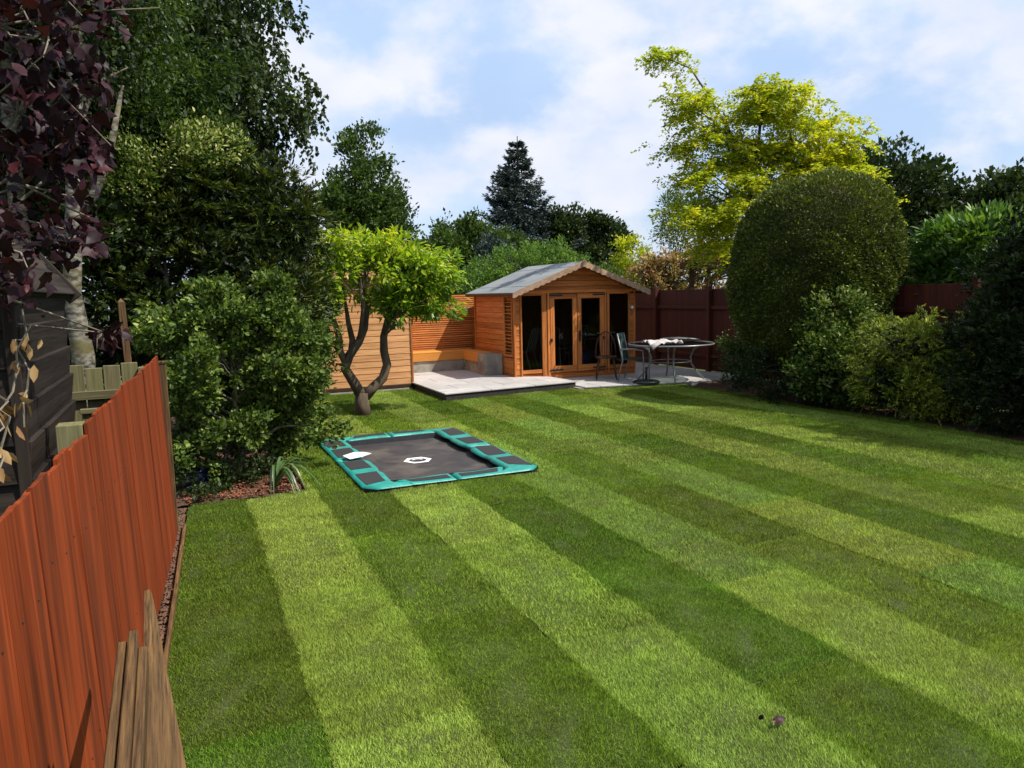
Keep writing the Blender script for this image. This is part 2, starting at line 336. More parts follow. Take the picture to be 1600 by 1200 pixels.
def limb_mesh(rng, mb, base_pts, base_r, targets, r0, sag=0, sides=5):
    bp = [Vector(p) for p in base_pts]
    for t in targets:
        t = Vector(t)
        best = min(range(len(bp)), key=lambda i: (bp[i]-t).length+max(0, bp[i].z-t.z+.2)*3)
        a = bp[best]; m = a.lerp(t, .5)+Vector(rng.normal(size=3)*.08*(t-a).length); m.z += .12*(t-a).length-sag
        q = [a, a.lerp(m, .55)+Vector(rng.normal(size=3)*.02), m, m.lerp(t, .55), t]
        rb = min(r0, base_r[best]*.6)
        mb.tube(q, [rb, rb*.8, rb*.6, rb*.42, rb*.2], sides, cap=False)
def jitter_path(rng, a, b, n, amp):
    a, b = Vector(a), Vector(b)
    return [a.lerp(b, i/n)+(Vector(rng.normal(size=3)*amp) if 0 < i < n else Vector((0, 0, 0))) for i in range(n+1)]
def tree(name, label, loc, seed, lobes, leaf, n_sub, sub_r, n_clump, clump_r, n_leaf, L, W, trunk_r=.1, trunk_top=None, bark='bark', shape=KITE,
         cat='tree', group=None, out=.6, upw=.3, rnd=.7, droop=0., flat=1., inner=.5, limbs=True, up=.9, bias=0, tint_top=0):
    rng = np.random.default_rng(seed)
    root = empty(name, loc, 0, label, cat, group)
    P, O, T, sub, cl = crown_points(rng, lobes, n_sub, sub_r, n_clump, clump_r, n_leaf, flat, inner)
    ok = P[:, 2] > .03; P, O, T = P[ok], O[ok], T[ok]
    D = O*out+np.array([0, 0, upw-droop])+rng.normal(size=P.shape)*rnd*.6
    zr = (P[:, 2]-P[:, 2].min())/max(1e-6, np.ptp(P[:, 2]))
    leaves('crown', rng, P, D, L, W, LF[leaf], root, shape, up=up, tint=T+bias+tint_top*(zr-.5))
    mb = MB(); c0 = np.mean([np.array(c) for c, r in lobes], axis=0)
    top = trunk_top or tuple(c0)
    pts = jitter_path(rng, (0, 0, -.1), top, 6, trunk_r*.35); rad = [trunk_r*(1.25-1.0*i/6) for i in range(7)]
    mb.tube(pts, rad, 8)
    if limbs:
        tg = sub if len(sub) < 60 else sub[rng.choice(len(sub), 60, replace=False)]
        limb_mesh(rng, mb, pts[2:], rad[2:], tg, trunk_r*.5)
    mb.build('trunk', M[bark], root, smooth=True)
    return root

# ------------------------------------------------------------------ ground
def ground():
    mb = MB(); n = 24; R = 240.
    mb.add([(-R, -R, -.09), (R, -R, -.09), (R, R, -.09), (-R, R, -.09)], [(0, 1, 2, 3)])
    setting(mb.build('ground', M['meadow']))
ground()

TR = (1.43, 3.25, 6.70, 9.46)          # in-ground trampoline, x0 x1 y0 y1
def keep(x, y):
    k = (x > -.085-.042*(6.3-y)) & (y > .2)
    k &= ~((x < .97) & (y > 7.06+.05*np.sin(x*9)))                     # flower bed on the left
    k &= ~((x > TR[0]+.005) & (x < TR[1]-.005) & (y > TR[2]+.005) & (y < TR[3]-.005))
    k &= ~((x > 4.03) & (y > 12.03+.12*(x-4.0)))                       # raised deck
    k &= ~((x > 6.60) & (y > 12.10-.175*(x-6.6)))                      # lower patio
    k &= (x < 8.66+.08*np.sin(y*2.1)) & (y < 13.93)
    return k
W_T, L_T = .61, 1.64
def turf_arrays(rng, n, h, w, lean):
    y = rng.uniform(.004, L_T-.004, n); x = rng.uniform(-.006, W_T+.006, n)+.009*np.sin(y*9)+.005*np.sin(y*23+1); y = y+.006*np.sin(x*31)
    a = rng.uniform(0, 2*math.pi, n); hh = h*rng.uniform(.55, 1.3, n); ww = w*rng.uniform(.7, 1.3, n)
    ld = np.stack([rng.normal(0, .42, n), lean+rng.normal(0, .42, n)], 1)
    B = np.stack([x, y, np.full(n, -.004)], 1)
    s = np.stack([np.cos(a), np.sin(a), np.zeros(n)], 1)*(ww/2)[:, None]
    tip = B+np.stack([ld[:, 0]*hh, ld[:, 1]*hh, hh], 1)
    V = np.stack([B-s, B+s, tip], 1)
    return V, rng.uniform(0, 1, n)
def slab_arrays(rng):
    nx, ny = 5, 11; g = []
    for j in range(ny+1):
        for i in range(nx+1):
            e = .006 if i in (0, nx) or j in (0, ny) else 0
            g.append((.002+(W_T-.004)*i/nx, .002+(L_T-.004)*j/ny, rng.normal(0, .003)-e))
    F = []
    for j in range(ny):
        for i in range(nx):
            q = j*(nx+1)+i; F += [(q, q+1, q+nx+2), (q, q+nx+2, q+nx+1)]
    return np.array(g), np.array(F)
def lawn():
    root = MB(); root.add([(-.6, .2, -.085), (9.2, .2, -.085), (9.2, 14, -.085), (-.6, 14, -.085)], [(0, 1, 2, 3)])
    lo = setting(root.build('lawn', M['soil']))
    rng = np.random.default_rng(3)
    lods = {0: (62000, .0185, .0036), 1: (30000, .020, .0052), 2: (13000, .022, .0085)}
    bank = {}
    for ld, (n, h, w) in lods.items():
        for par in (0, 1):
            for v in range(2 if ld else 3):
                bank[ld, par, v] = [turf_arrays(rng, n, h, w, .17 if par == 0 else -.17), slab_arrays(rng), None]
    def mk(V, T, S, Fs):
        nv = len(V)*3; allV = np.concatenate([V.reshape(-1, 3), S]); F = np.concatenate([np.arange(nv).reshape(-1, 3), Fs+nv])
        me = np_mesh('turf_strip', allV, F, M['grass'], np.concatenate([np.repeat(T, 3), np.full(len(S), .05)]))
        me.materials.append(M['thatch']); mi = np.zeros(len(F), np.int32); mi[len(V):] = 1
        me.polygons.foreach_set('material_index', mi); return me
    k0 = -1
    for k in range(k0, 15):
        x0 = .43+.61*k; off = [0, .9, .35, 1.25, .62, 1.1, .2][k % 7]-.9
        for j in range(0, 10):
            y0 = off+.55+L_T*j
            cx, cy = x0+W_T/2, y0+L_T/2
            # only what the camera, or one a step aside, can see
            ang = math.degrees(math.atan2(cx, max(cy, .01)))
            if ang > 74 or cy < .9: continue
            d = math.hypot(cx, cy); ld = 0 if d < 4.3 else (1 if d < 7.6 else 2)
            par = (k+20) % 2                      # odd strips were rolled out the other way
            key = (ld, par, int(rng.integers(0, 2 if ld else 3)))
            (V, T), (S, Fs), cached = bank[key]
            gx, gy = np.meshgrid(np.linspace(x0+.01, x0+W_T-.01, 8), np.linspace(y0+.01, y0+L_T-.01, 16))
            kk = keep(gx, gy)
            if not kk.any(): continue
            if kk.all():
                if cached is None: bank[key][2] = cached = mk(V, T, S, Fs)
                me = cached
            else:
                kb = keep(V[:, 0, 0]+x0, V[:, 0, 1]+y0)
                c = S[Fs].mean(1); ks = keep(c[:, 0]+x0, c[:, 1]+y0)
                me = mk(V[kb], T[kb], S, Fs[ks])
            o = bpy.data.objects.new('turf_strip', me); link(o, lo); o.location = (x0, y0, rng.normal(0, .003)); o.rotation_euler = (0, 0, rng.normal(0, .0045))
            light = (k % 2 == 0)  # alternating colour also paints in how each strip's lay catches the light
            # a few rolls of the light strips came from a duller batch, a few dark ones from a paler one
            q = rng.uniform()
            lc, dc = np.array((.290, .390, .066)), np.array((.142, .242, .020))
            mixf = rng.uniform(0, .25) if q < .66 else rng.uniform(.3, .75)
            if k < 4 or d < 4: mixf *= .65
            c = (lc*(1-mixf)+dc*mixf) if light else (dc*(1-mixf*.75)+lc*mixf*.75)
            hue = float(np.clip(rng.normal(0, .06), -.12, .10))
            c = c*np.array((1+hue, 1, 1-hue*.5))*rng.uniform(.76, 1.16)
            o.color = (c[0], c[1], c[2], 1)
lawn()

def soft_bed(name, poly_fn, x0, x1, y0, y1, mat, z, step, amp, seed):
    rng = np.random.default_rng(seed); nx = int((x1-x0)/step); ny = int((y1-y0)/step); mb = MB(); vs = []; fs = []
    for j in range(ny+1):
        for i in range(nx+1): vs.append((x0+(x1-x0)*i/nx, y0+(y1-y0)*j/ny, z+rng.normal(0, amp)))
    for j in range(ny):
        for i in range(nx): q = j*(nx+1)+i; fs.append((q, q+1, q+nx+2, q+nx+1))
    mb.add(vs, fs); return mb.build(name, mat, smooth=True)
setting(soft_bed('flower_bed', None, -.6, .95, 7.08, 14.0, M['soil'], .0, .07, .012, 1))
setting(soft_bed('planting_bed', None, 8.6, 10.3, 1.5, 11.6, M['soil'], .005, .12, .015, 2))
setting(soft_bed('gravel_strip', None, -.42, -.09, .4, 7.1, M['soil'], -.012, .07, .006, 3))
def scatter(name, n, xy, size, mat, z, seed, label, cat):
    rng = np.random.default_rng(seed); P = np.array([xy(rng) for _ in range(n)])
    V = []; F = []
    oct_ = np.array([(1, 0, 0), (-1, 0, 0), (0, 1, 0), (0, -1, 0), (0, 0, 1), (0, 0, -1)], float)
    of = [(0, 2, 4), (2, 1, 4), (1, 3, 4), (3, 0, 4), (2, 0, 5), (1, 2, 5), (3, 1, 5), (0, 3, 5)]
    for i in range(n):
        s = size*rng.uniform(.5, 1.4)*np.array([1, rng.uniform(.5, 1), rng.uniform(.3, .7)]); a = rng.uniform(0, 6.3)
        R = np.array([[math.cos(a), -math.sin(a), 0], [math.sin(a), math.cos(a), 0], [0, 0, 1]])
        V.append((oct_*s*rng.uniform(.8, 1.2, (6, 1)))@R.T+[P[i][0], P[i][1], z]); F += [tuple(q+6*i for q in f) for f in of]
    o = bpy.data.objects.new(name, np_mesh(name, np.concatenate(V), np.array(F), mat)); link(o); tag(o, label, cat, kind='stuff')
def gx(rng):
    y = rng.uniform(1, 7.0); return (rng.uniform(-.155, -.105)-.045*(6.3-y), y)
scatter('pebbles', 1500, gx, .012, M['pebble'], .0, 5, 'reddish pebbles along the foot of the orange fence', 'gravel')
scatter('bark_chips', 1400, lambda r: (r.uniform(-.1, .93), r.uniform(7.12, 8.6)), .016, M['chip'], .012, 6, 'brown bark chips on the bed below the green shrub', 'bark mulch')
def edging():
    r = empty('lawn_edging', (0, 0, 0), 0, 'thin brown timber edging between gravel strip and lawn', 'edging')
    for i in range(4):
        y0 = .9+i*1.37; y1 = y0+1.36; xa = -.09-.042*(6.3-y0); xb = -.09-.042*(6.3-y1)
        board('edging_board', (.022, 1.36, .09), ((xa+xb)/2, (y0+y1)/2, -.005), M['old_y'], r, (0, 0, -math.atan2(xb-xa, 1.36)))
    r2 = empty('bed_edging', (0, 0, 0), 0, 'dark timber edge of the flower bed beside the trampoline', 'edging')
    board('edging_board', (.02, 3.4, .08), (.962, 8.8, -.02), M['brown_dark'], r2)
edging()

# ------------------------------------------------------------------ left boundary fence
def fx(y): return -.14-.062*(6.2-y)
def left_fence():
    root = empty('board_fence', (0, 0, 0), 0, 'orange stained fence of upright boards along the left lawn edge', 'fence')
    rng = np.random.default_rng(11); var = []
    for v in range(7):
        mb = MB(); w = .185; nseg = 6
        zt = [rng.normal(0, .002)+.003*math.sin(2*i/nseg+v) for i in range(nseg+1)]
        for i in range(nseg):
            a, b = i/nseg, (i+1)/nseg; ta, tb = .012+.005*a, .012+.005*b
            ya, yb = -w/2+w*a, -w/2+w*b
            mb.add([(0, ya, 0), (0, yb, 0), (-tb, yb, 0), (-ta, ya, 0), (0, ya, 1+zt[i]), (0, yb, 1+zt[i+1]), (-tb, yb, 1+zt[i+1]), (-ta, ya, 1+zt[i])],
                   [(0, 1, 5, 4), (2, 3, 7, 6), (4, 5, 6, 7), (0, 3, 2, 1)]+([(0, 4, 7, 3)] if i == 0 else [])+([(1, 2, 6, 5)] if i == nseg-1 else []))
        var.append(mb)
    nm = MB(); nm.lathe([(0, .002), (.0035, .0015), (.0042, 0)], 8); nm.v = [(z, x, yy) for x, yy, z in nm.v]; NAIL = nm.mesh('nail', M['black_metal'])
    H = {}
    y = .95; i = 0
    while y < 6.2:
        h = 1.285+.075*(y-2)/4.2+(-.02 if y < 3.25 else .02)+rng.normal(0, .008)
        key = (int(rng.integers(0, 7)), round(h, 2))
        if key not in H:
            m2 = MB(); m2.v = [(a, b, c*key[1] if c < .5 else key[1]+(c-1)) for a, b, c in var[key[0]].v]; m2.f = var[key[0]].f
            H[key] = m2.mesh('fence_board', M['stain_z'])
        o = bpy.data.objects.new('fence_board', H[key]); link(o, root)
        o.location = (fx(y)+rng.normal(0, .0015), y, .015); o.rotation_euler = (rng.normal(0, .003), -.028+rng.normal(0, .002), -.062+.004)
        if y > 1.5:
            for zz in (.30, 1.0):
                nl = bpy.data.objects.new('nail', NAIL); link(nl, o); nl.location = (.0015, rng.normal(.0, .006), zz+rng.normal(0, .012))
        y += .172; i += 1
    for yy in (1.2, 3.3, 5.9):
        board('fence_post', (.09, .09, 1.36), (fx(yy)-.10, yy, .66), M['moss_z'], root)
    for z in (.3, 1.0):
        board('fence_rail', (.04, 5.2, .07), (fx(3.6)-.055-.02*z, 3.6, z), M['moss_y'], root, (0, 0, -.062))
    p = empty('fence_post', (-.16, 6.32, 0), 0, 'narrow mossy post at the far end of the orange fence', 'post')
    board('shaft', (.055, .055, 1.33), (0, 0, .66), M['old_z'], p)
    board('cap', (.065, .065, .02), (0, 0, 1.335), M['old_z'], p)
left_fence()

# ------------------------------------------------------------------ raised deck and patio
def paving():
    d = MB(); P = [(4.03, 12.05), (6.70, 12.36), (6.62, 13.35), (6.0, 13.62), (6.0, 16.2), (4.06, 16.2), (4.06, 14.1)]
    d.prism(P, -.05, .108)
    deck = setting(d.build('raised_deck', M['slabside']))
    def clip(poly, fn):          # keep slab pieces inside a convex edge
        out = []
        for i in range(len(poly)):
            a, b = poly[i], poly[(i+1) % len(poly)]; fa, fb = fn(a), fn(b)
            if fa >= 0: out.append(a)
            if fa*fb < 0: t = fa/(fa-fb); out.append((a[0]+(b[0]-a[0])*t, a[1]+(b[1]-a[1])*t))
        return out
    def lay(parent, x0, x1, y0, y1, sx, sy, z, edges, rz=0):
        nx, ny = math.ceil((x1-x0)/sx), math.ceil((y1-y0)/sy); rng = random.Random(4)
        for j in range(ny):
            for i in range(-1, nx):
                a = x0+i*sx+(sx/2 if j % 2 else 0); p = [(a+.006, y0+j*sy+.006), (a+sx-.006, y0+j*sy+.006), (a+sx-.006, y0+(j+1)*sy-.006), (a+.006, y0+(j+1)*sy-.006)]
                for e in edges:
                    p = clip(p, e)
                    if len(p) < 3: break
                if len(p) < 3: continue
                cx = sum(q[0] for q in p)/len(p); cy = sum(q[1] for q in p)/len(p)
                mb = MB(); mb.prism([(q[0]-cx, q[1]-cy) for q in p], 0, .022)
                o = mb.build('paving_slab', M['slab'], parent, bevel=.002, loc=(cx, cy, z+rng.uniform(-.001, .001)))
    lay(deck, 4.0, 6.75, 12.0, 16.2, .9, .6, .110, [lambda q: q[0]-4.01, lambda q: q[1]-12.03-.116*(q[0]-4.03), lambda q: 6.72-q[0]-.08*(q[1]-12.3), lambda q: (6.0-q[0])+1.9*max(0, 13.62-q[1])])
    p = MB(); PP = [(6.64, 12.12), (9.2, 11.66), (10.2, 11.45), (10.25, 15.9), (8.85, 15.9), (8.85, 13.6), (6.4, 13.6), (6.62, 13.3)]
    p.prism(PP, -.06, .022)
    pat = setting(p.build('patio', M['joint']))
    lay(pat, 6.6, 10.3, 11.4, 15.9, .9, .6, .024, [lambda q: q[1]-12.11+.176*(q[0]-6.62), lambda q: q[0]-6.735+.08*(q[1]-12.3), lambda q: 10.2-q[0], lambda q: 13.58-q[1]+max(0, (q[0]-8.86)*50)])
paving()

# ------------------------------------------------------------------ summerhouse
def summerhouse():
    X0, Y0, Wd, Dp = 6.03, 13.62, 2.78, 2.15
    r = empty('summerhouse', (X0, Y0, 0), 0, 'orange cedar summerhouse with glazed double doors and grey felt roof', 'summerhouse')
    zb, ze = .10, 1.82
    slope = .53/(Wd/2)
    board('floor', (Wd-.02, Dp-.02, .06), (Wd/2, Dp/2, zb+.03), M['cedar_x'], r)
    board('base_plinth', (Wd+.02, .05, .09), (Wd/2, .0, .075), M['cedar_x'], r)
    bh = .113
    def ceil_at(x): return ze+slope*min(x, Wd-x)
    # left side, right side and back: shiplap boards
    for k in range(15):
        z = zb+.06+bh*k+bh/2
        if z+bh/2 > ze: break
        board('side_board', (.018, Dp-.62, bh-.006), (.012, Dp/2+.27, z), M['cedar_y'], r, (0, .05, 0))
        board('side_board', (.018, Dp-.04, bh-.006), (Wd-.012, Dp/2, z), M['cedar_y'], r, (0, -.05, 0))
        board('back_board', (Wd-.04, .018, bh-.006), (Wd/2, Dp-.012, z), M['cedar_x'], r, (.05, 0, 0))
        for cx, cw in ((.065, .11), (Wd-.065, .11)):
            board('corner_board', (cw, .018, bh-.006), (cx, .006, z), M['cedar_x'], r, (-.05, 0, 0))
    # inner lining so that no daylight leaks through the joints
    ln = MB(); ln.box(.026, .032, .56, Dp-.03, zb, ze); ln.build('lining', M['cedar_z'], r)
    ln = MB(); ln.box(Wd-.032, Wd-.026, .03, Dp-.03, zb, ze); ln.build('lining', M['cedar_z'], r)
    ln = MB(); ln.box(.04, Wd-.04, Dp-.032, Dp-.026, zb, ze); ln.build('lining', M['cedar_z'], r)
    # side window with bars near the front corner
    sw = board('side_window', (.03, .05, 1.25), (.012, .54, 1.14), M['cedar_z'], r)
    board('mullion', (.03, .04, 1.25), (0, -.40, 0), M['cedar_z'], sw); board('rail', (.03, .36, .05), (0, -.2, .60), M['cedar_y'], sw); board('rail', (.03, .36, .05), (0, -.2, -.60), M['cedar_y'], sw)
    for k in range(16): board('lattice_bar', (.012, .36, .014), (.0, -.2, -.54+.072*k), M['cedar_y'], sw, bevel=.001)
    board('pane', (.005, .36, 1.16), (.018, -.2, 0), M['glass'], sw, bevel=0)
    for z in (.22, .33, .44): board('side_board', (.018, .44, .106), (.012, .33, z), M['cedar_y'], r, (0, .05, 0))
    board('side_board', (.018, .44, .05), (.012, .33, 1.795), M['cedar_y'], r)
    for x, y in ((.0, .0), (Wd, 0), (0, Dp), (Wd, Dp)): board('corner_post', (.045, .045, ze-zb), (x, y, (ze+zb)/2), M['cedar_z'], r)
    # gable boards above the openings
    k = 0; z = ze-.02
    while z < 2.30:
        zz = z+bh; half = (ze+.53-z)/slope if z > ze else Wd/2
        xa = max(0.02, Wd/2-half); 
        h2 = (ze+.53-zz)/slope; xb = max(0.02, Wd/2-max(h2, .02)) if zz > ze else .02
        mb = MB(); mb.prism([(xa-Wd/2, 0), (Wd/2-xa, 0), (Wd/2-xb, bh-.006), (xb-Wd/2, bh-.006)], -.009, .009, 'xz')
        mb.build('gable_board', M['cedar_x'], r, bevel=.002, loc=(Wd/2, .008, z), rot=(-.05, 0, 0))
        mb = MB(); mb.prism([(xa-Wd/2, 0), (Wd/2-xa, 0), (Wd/2-xb, bh-.006), (xb-Wd/2, bh-.006)], -.009, .009, 'xz')
        mb.build('gable_board', M['cedar_x'], r, bevel=.002, loc=(Wd/2, Dp-.008, z))
        z += bh
    # front framing
    for x, w in ((.135, .03), (.645, .10), (.745, .05), (2.065, .05), (2.135, .05), (2.645, .03)):
        board('front_post', (w, .05, ze-zb), (x, -.005, (ze+zb)/2), M['cedar_z'], r)
    board('head_rail', (Wd-.1, .055, .06), (Wd/2, -.008, ze-.012), M['cedar_x'], r)
    for xa, xb in ((.15, .595), (2.16, 2.63)):
        w = board('window', (xb-xa, .03, .075), ((xa+xb)/2, 0, .215), M['cedar_x'], r)
        board('top_rail', (xb-xa, .03, .05), (0, 0, 1.55), M['cedar_x'], w)
        board('pane', (xb-xa, .006, 1.49), (0, 0, .782), M['glass'], w, bevel=0)
    def door(x0, x1, hinge):
        c = (x0+x1)/2; w = x1-x0; sw = .095
        d = board('door', (w-.008, .042, .13), (c, -.012, .235), M['cedar_x'], r)
        board('stile', (sw, .042, 1.36), (-w/2+sw/2+.004, 0, .745), M['cedar_z'], d); board('stile', (sw, .042, 1.36), (w/2-sw/2-.004, 0, .745), M['cedar_z'], d)
        board('top_rail', (w-.008, .042, .10), (0, 0, 1.475), M['cedar_x'], d)
        board('pane', (w-2*sw, .006, 1.36), (0, .004, .745), M['glass'], d, bevel=0)
        for z in (1.50, -.01):
            hb = board('hinge', (.30, .008, .032), (hinge*(w/2-.13), -.026, z), M['black_metal'], d, bevel=.002)
        board('latch', (.04, .03, .07), (hinge*(w/2-.02), -.03, .60), M['black_metal'], d)
        return d
    door(.775, 1.390, -1); d2 = door(1.395, 2.035, 1)
    h = MB(); h.box(-.02, .02, -.012, 0, -.11, .11); h.tube([(0, -.01, .03), (0, -.05, .03), (.09, -.055, .03)], .009, 6)
    h.build('handle', M['black_metal'], d2, loc=(-.27, -.022, .66))
    # roof: two felted slopes
    ov_f, ov_s = .33, .17
    L = math.hypot(Wd/2+ov_s, slope*(Wd/2+ov_s)); ang = math.atan(slope); apex = 2.39
    for s in (-1, 1):
        c = (Wd/2+s*(Wd/2+ov_s)/2, (Dp-ov_f+.14)/2, apex-slope*(Wd/2+ov_s)/2)
        rf = board('roof_slope', (L, Dp+ov_f+.14, .022), c, M['felt'], r, (0, s*ang, 0))
        board('soffit', (L-.02, Dp+ov_f+.1, .014), (0, 0, -.020), M['cedar_x'], rf)
        for q in (-.30, .32): board('felt_lap', (.012, Dp+ov_f+.135, .005), (q*L, 0, .0135), M['felt'], rf, bevel=.001)
        board('eave_trim', (.016, Dp+ov_f+.14, .06), (s*(L/2+.009), 0, -.03), M['brown_dark'], rf)
        # scalloped bargeboard
        n = 13; top = []; bot = []
        for i in range(n*6+1):
            t = i/(n*6); x = t*(Wd/2+ov_s+.01)
            bot.append((s*x, -slope*x-.085-.022*abs(math.sin(math.pi*t*n))))
            top.append((s*x, -slope*x+.012))
        mb = MB()
        for i in range(len(top)-1):
            a, b, c_, d_ = top[i], top[i+1], bot[i+1], bot[i]
            mb.add([(a[0], 0, a[1]), (b[0], 0, b[1]), (c_[0], 0, c_[1]), (d_[0], 0, d_[1]), (a[0], .018, a[1]), (b[0], .018, b[1]), (c_[0], .018, c_[1]), (d_[0], .018, d_[1])],
                   [(0, 1, 2, 3), (7, 6, 5, 4), (0, 4, 5, 1), (3, 2, 6, 7)])
        bmh = mb.build('bargeboard', M['barge'], r, loc=(Wd/2, -ov_f-.02, apex+.003))
    f = MB(); f.prism([(-.05, -.10), (.05, -.10), (.05, 0), (.025, .03), (0, .055), (-.025, .03), (-.05, 0)], -.014, .014, 'xz')
    f.build('finial', M['barge'], r, bevel=.003, loc=(Wd/2, -ov_f-.036, apex-.005))
    # a round lamp on the right corner
    lm = empty('wall_lamp', (X0+Wd-.07, Y0-.02, 1.44), 0, 'small round pale wall lamp on the right corner of the summerhouse', 'lamp')
    mb = MB(); mb.lathe([(0, 0), (.045, 0), (.045, .012), (0, .012)], 20); mb.build('back_plate', M['grey_metal'], lm, rot=(math.pi/2, 0, 0))
    mb = MB(); mb.lathe([(.038, .012), (.036, .03), (.022, .045), (0, .05)], 20); mb.build('cover', M['lamp'], lm, smooth=True, rot=(math.pi/2, 0, 0))
summerhouse()

# ------------------------------------------------------------------ clad shed behind the small tree, slatted screen, bench
def clad_shed():
    r = empty('clad_shed', (1.75, 14.05, 0), 0, 'pale timber clad shed wall behind the small lime green tree', 'shed')
    Wd, bh, H = 2.27, .118, 2.14
    for k in range(18):
        z = .10+bh*k+bh/2
        board('cladding_board', (Wd, .02, bh-.005), (Wd/2, 0, z), M['pine_x'], r, (-.05, 0, 0))
        board('side_board', (.02, 2.1, bh-.005), (Wd-.01, 1.07, z), M['pine_y'], r, (0, -.05, 0))
    ln = MB(); ln.box(.0, Wd-.03, .02, 2.1, .1, H+.05); ln.build('lining', M['pine_z'], r)
    board('corner_trim', (.035, .035, H), (Wd+.012, -.012, .1+H/2), M['cedar_z'], r)
    board('base_board', (Wd, .03, .07), (Wd/2, -.004, .062), M['brown_dark'], r)
    board('gravel_board', (Wd, .05, .10), (Wd/2, .0, -.025), M['concrete'], r)
    rf = board('roof', (Wd+.2, 2.4, .05), (Wd/2, 1.08, H+.12), M['felt'], r, (.03, 0, 0))
    board('roof_trim', (Wd+.2, .02, .11), (0, -1.21, -.02), M['pine_x'], rf)
clad_shed()
def screen():
    r = empty('slatted_screen', (4.05, 16.12, 0), 0, 'orange slatted timber screen behind the corner bench', 'screen')
    Wd = 2.12
    for k in range(26):
        board('slat', (Wd, .018, .033), (Wd/2, 0, .56+.0475*k+.02), M['cedar_x'], r, (-.1, 0, 0), bevel=.002)
    for x in (.05, .68, 1.32, Wd-.05): board('batten', (.045, .03, 1.75), (x, .03, .9), M['cedar_z'], r)
    bk = board('backing', (Wd, .012, 1.22), (Wd/2, .053, 1.17), M['brown_dark'], r)
    s = empty('screen_tag', (5.93, 16.10, 1.44), 0, 'small white and red tag hanging on the slatted screen', 'tag')
    board('plate', (.07, .008, .13), (0, -.012, 0), M['white'], s)
    for z in (-.035, .02): board('stripe', (.071, .004, .02), (0, -.018, z), M['redprint'], s, bevel=0)
screen()
def bench():
    r = empty('corner_bench', (4.07, 15.6, .13), 0, 'concrete block corner bench with orange timber seat', 'bench')
    board('rear_block', (1.62, .40, .24), (.81, .26, .12), M['concrete'], r, bevel=.006)
    board('side_block', (.30, .95, .24), (1.78, -.42, .12), M['concrete'], r, bevel=.006)
    board('end_block', (.38, .45, .425), (1.76, -1.13, .2125), M['concrete'], r, bevel=.008)
    for i in range(3): board('seat_plank', (1.90, .145, .028), (.95, .10+.15*i, .424), M['seat_x'], r)
    board('seat_fascia', (1.60, .03, .165), (.80, .045, .325), M['seat_x'], r)
    for i in range(2): board('seat_plank', (.16, .93, .028), (1.67+.165*i, -.43, .4245), M['seat_x'], r)
    board('seat_fascia', (.03, .93, .165), (1.605, -.43, .325), M['seat_x'], r)
bench()

# ------------------------------------------------------------------ right boundary fence
def right_fence():
    r = empty('boundary_fence', (10.32, 0, 0), 0, 'dark red panel fence behind the garden table and the right hedges', 'fence')
    y = 3.2; rng = random.Random(2)
    while y < 17.0:
        board('fence_board', (.016, .122, 1.74), (rng.uniform(-.002, .002), y, .92), M['redfence_z'], r, (0, 0, .09)); y += .112
    for k in range(8):
        yy = 3.2+1.95*k; board('fence_post', (.09, .09, 1.86), (-.075, yy, .93), M['redfence_z'], r)
        for z in (.38, 1.40): board('fence_rail', (.045, 1.85, .07), (-.045, yy+.975, z), M['redfence_y'], r)
right_fence()

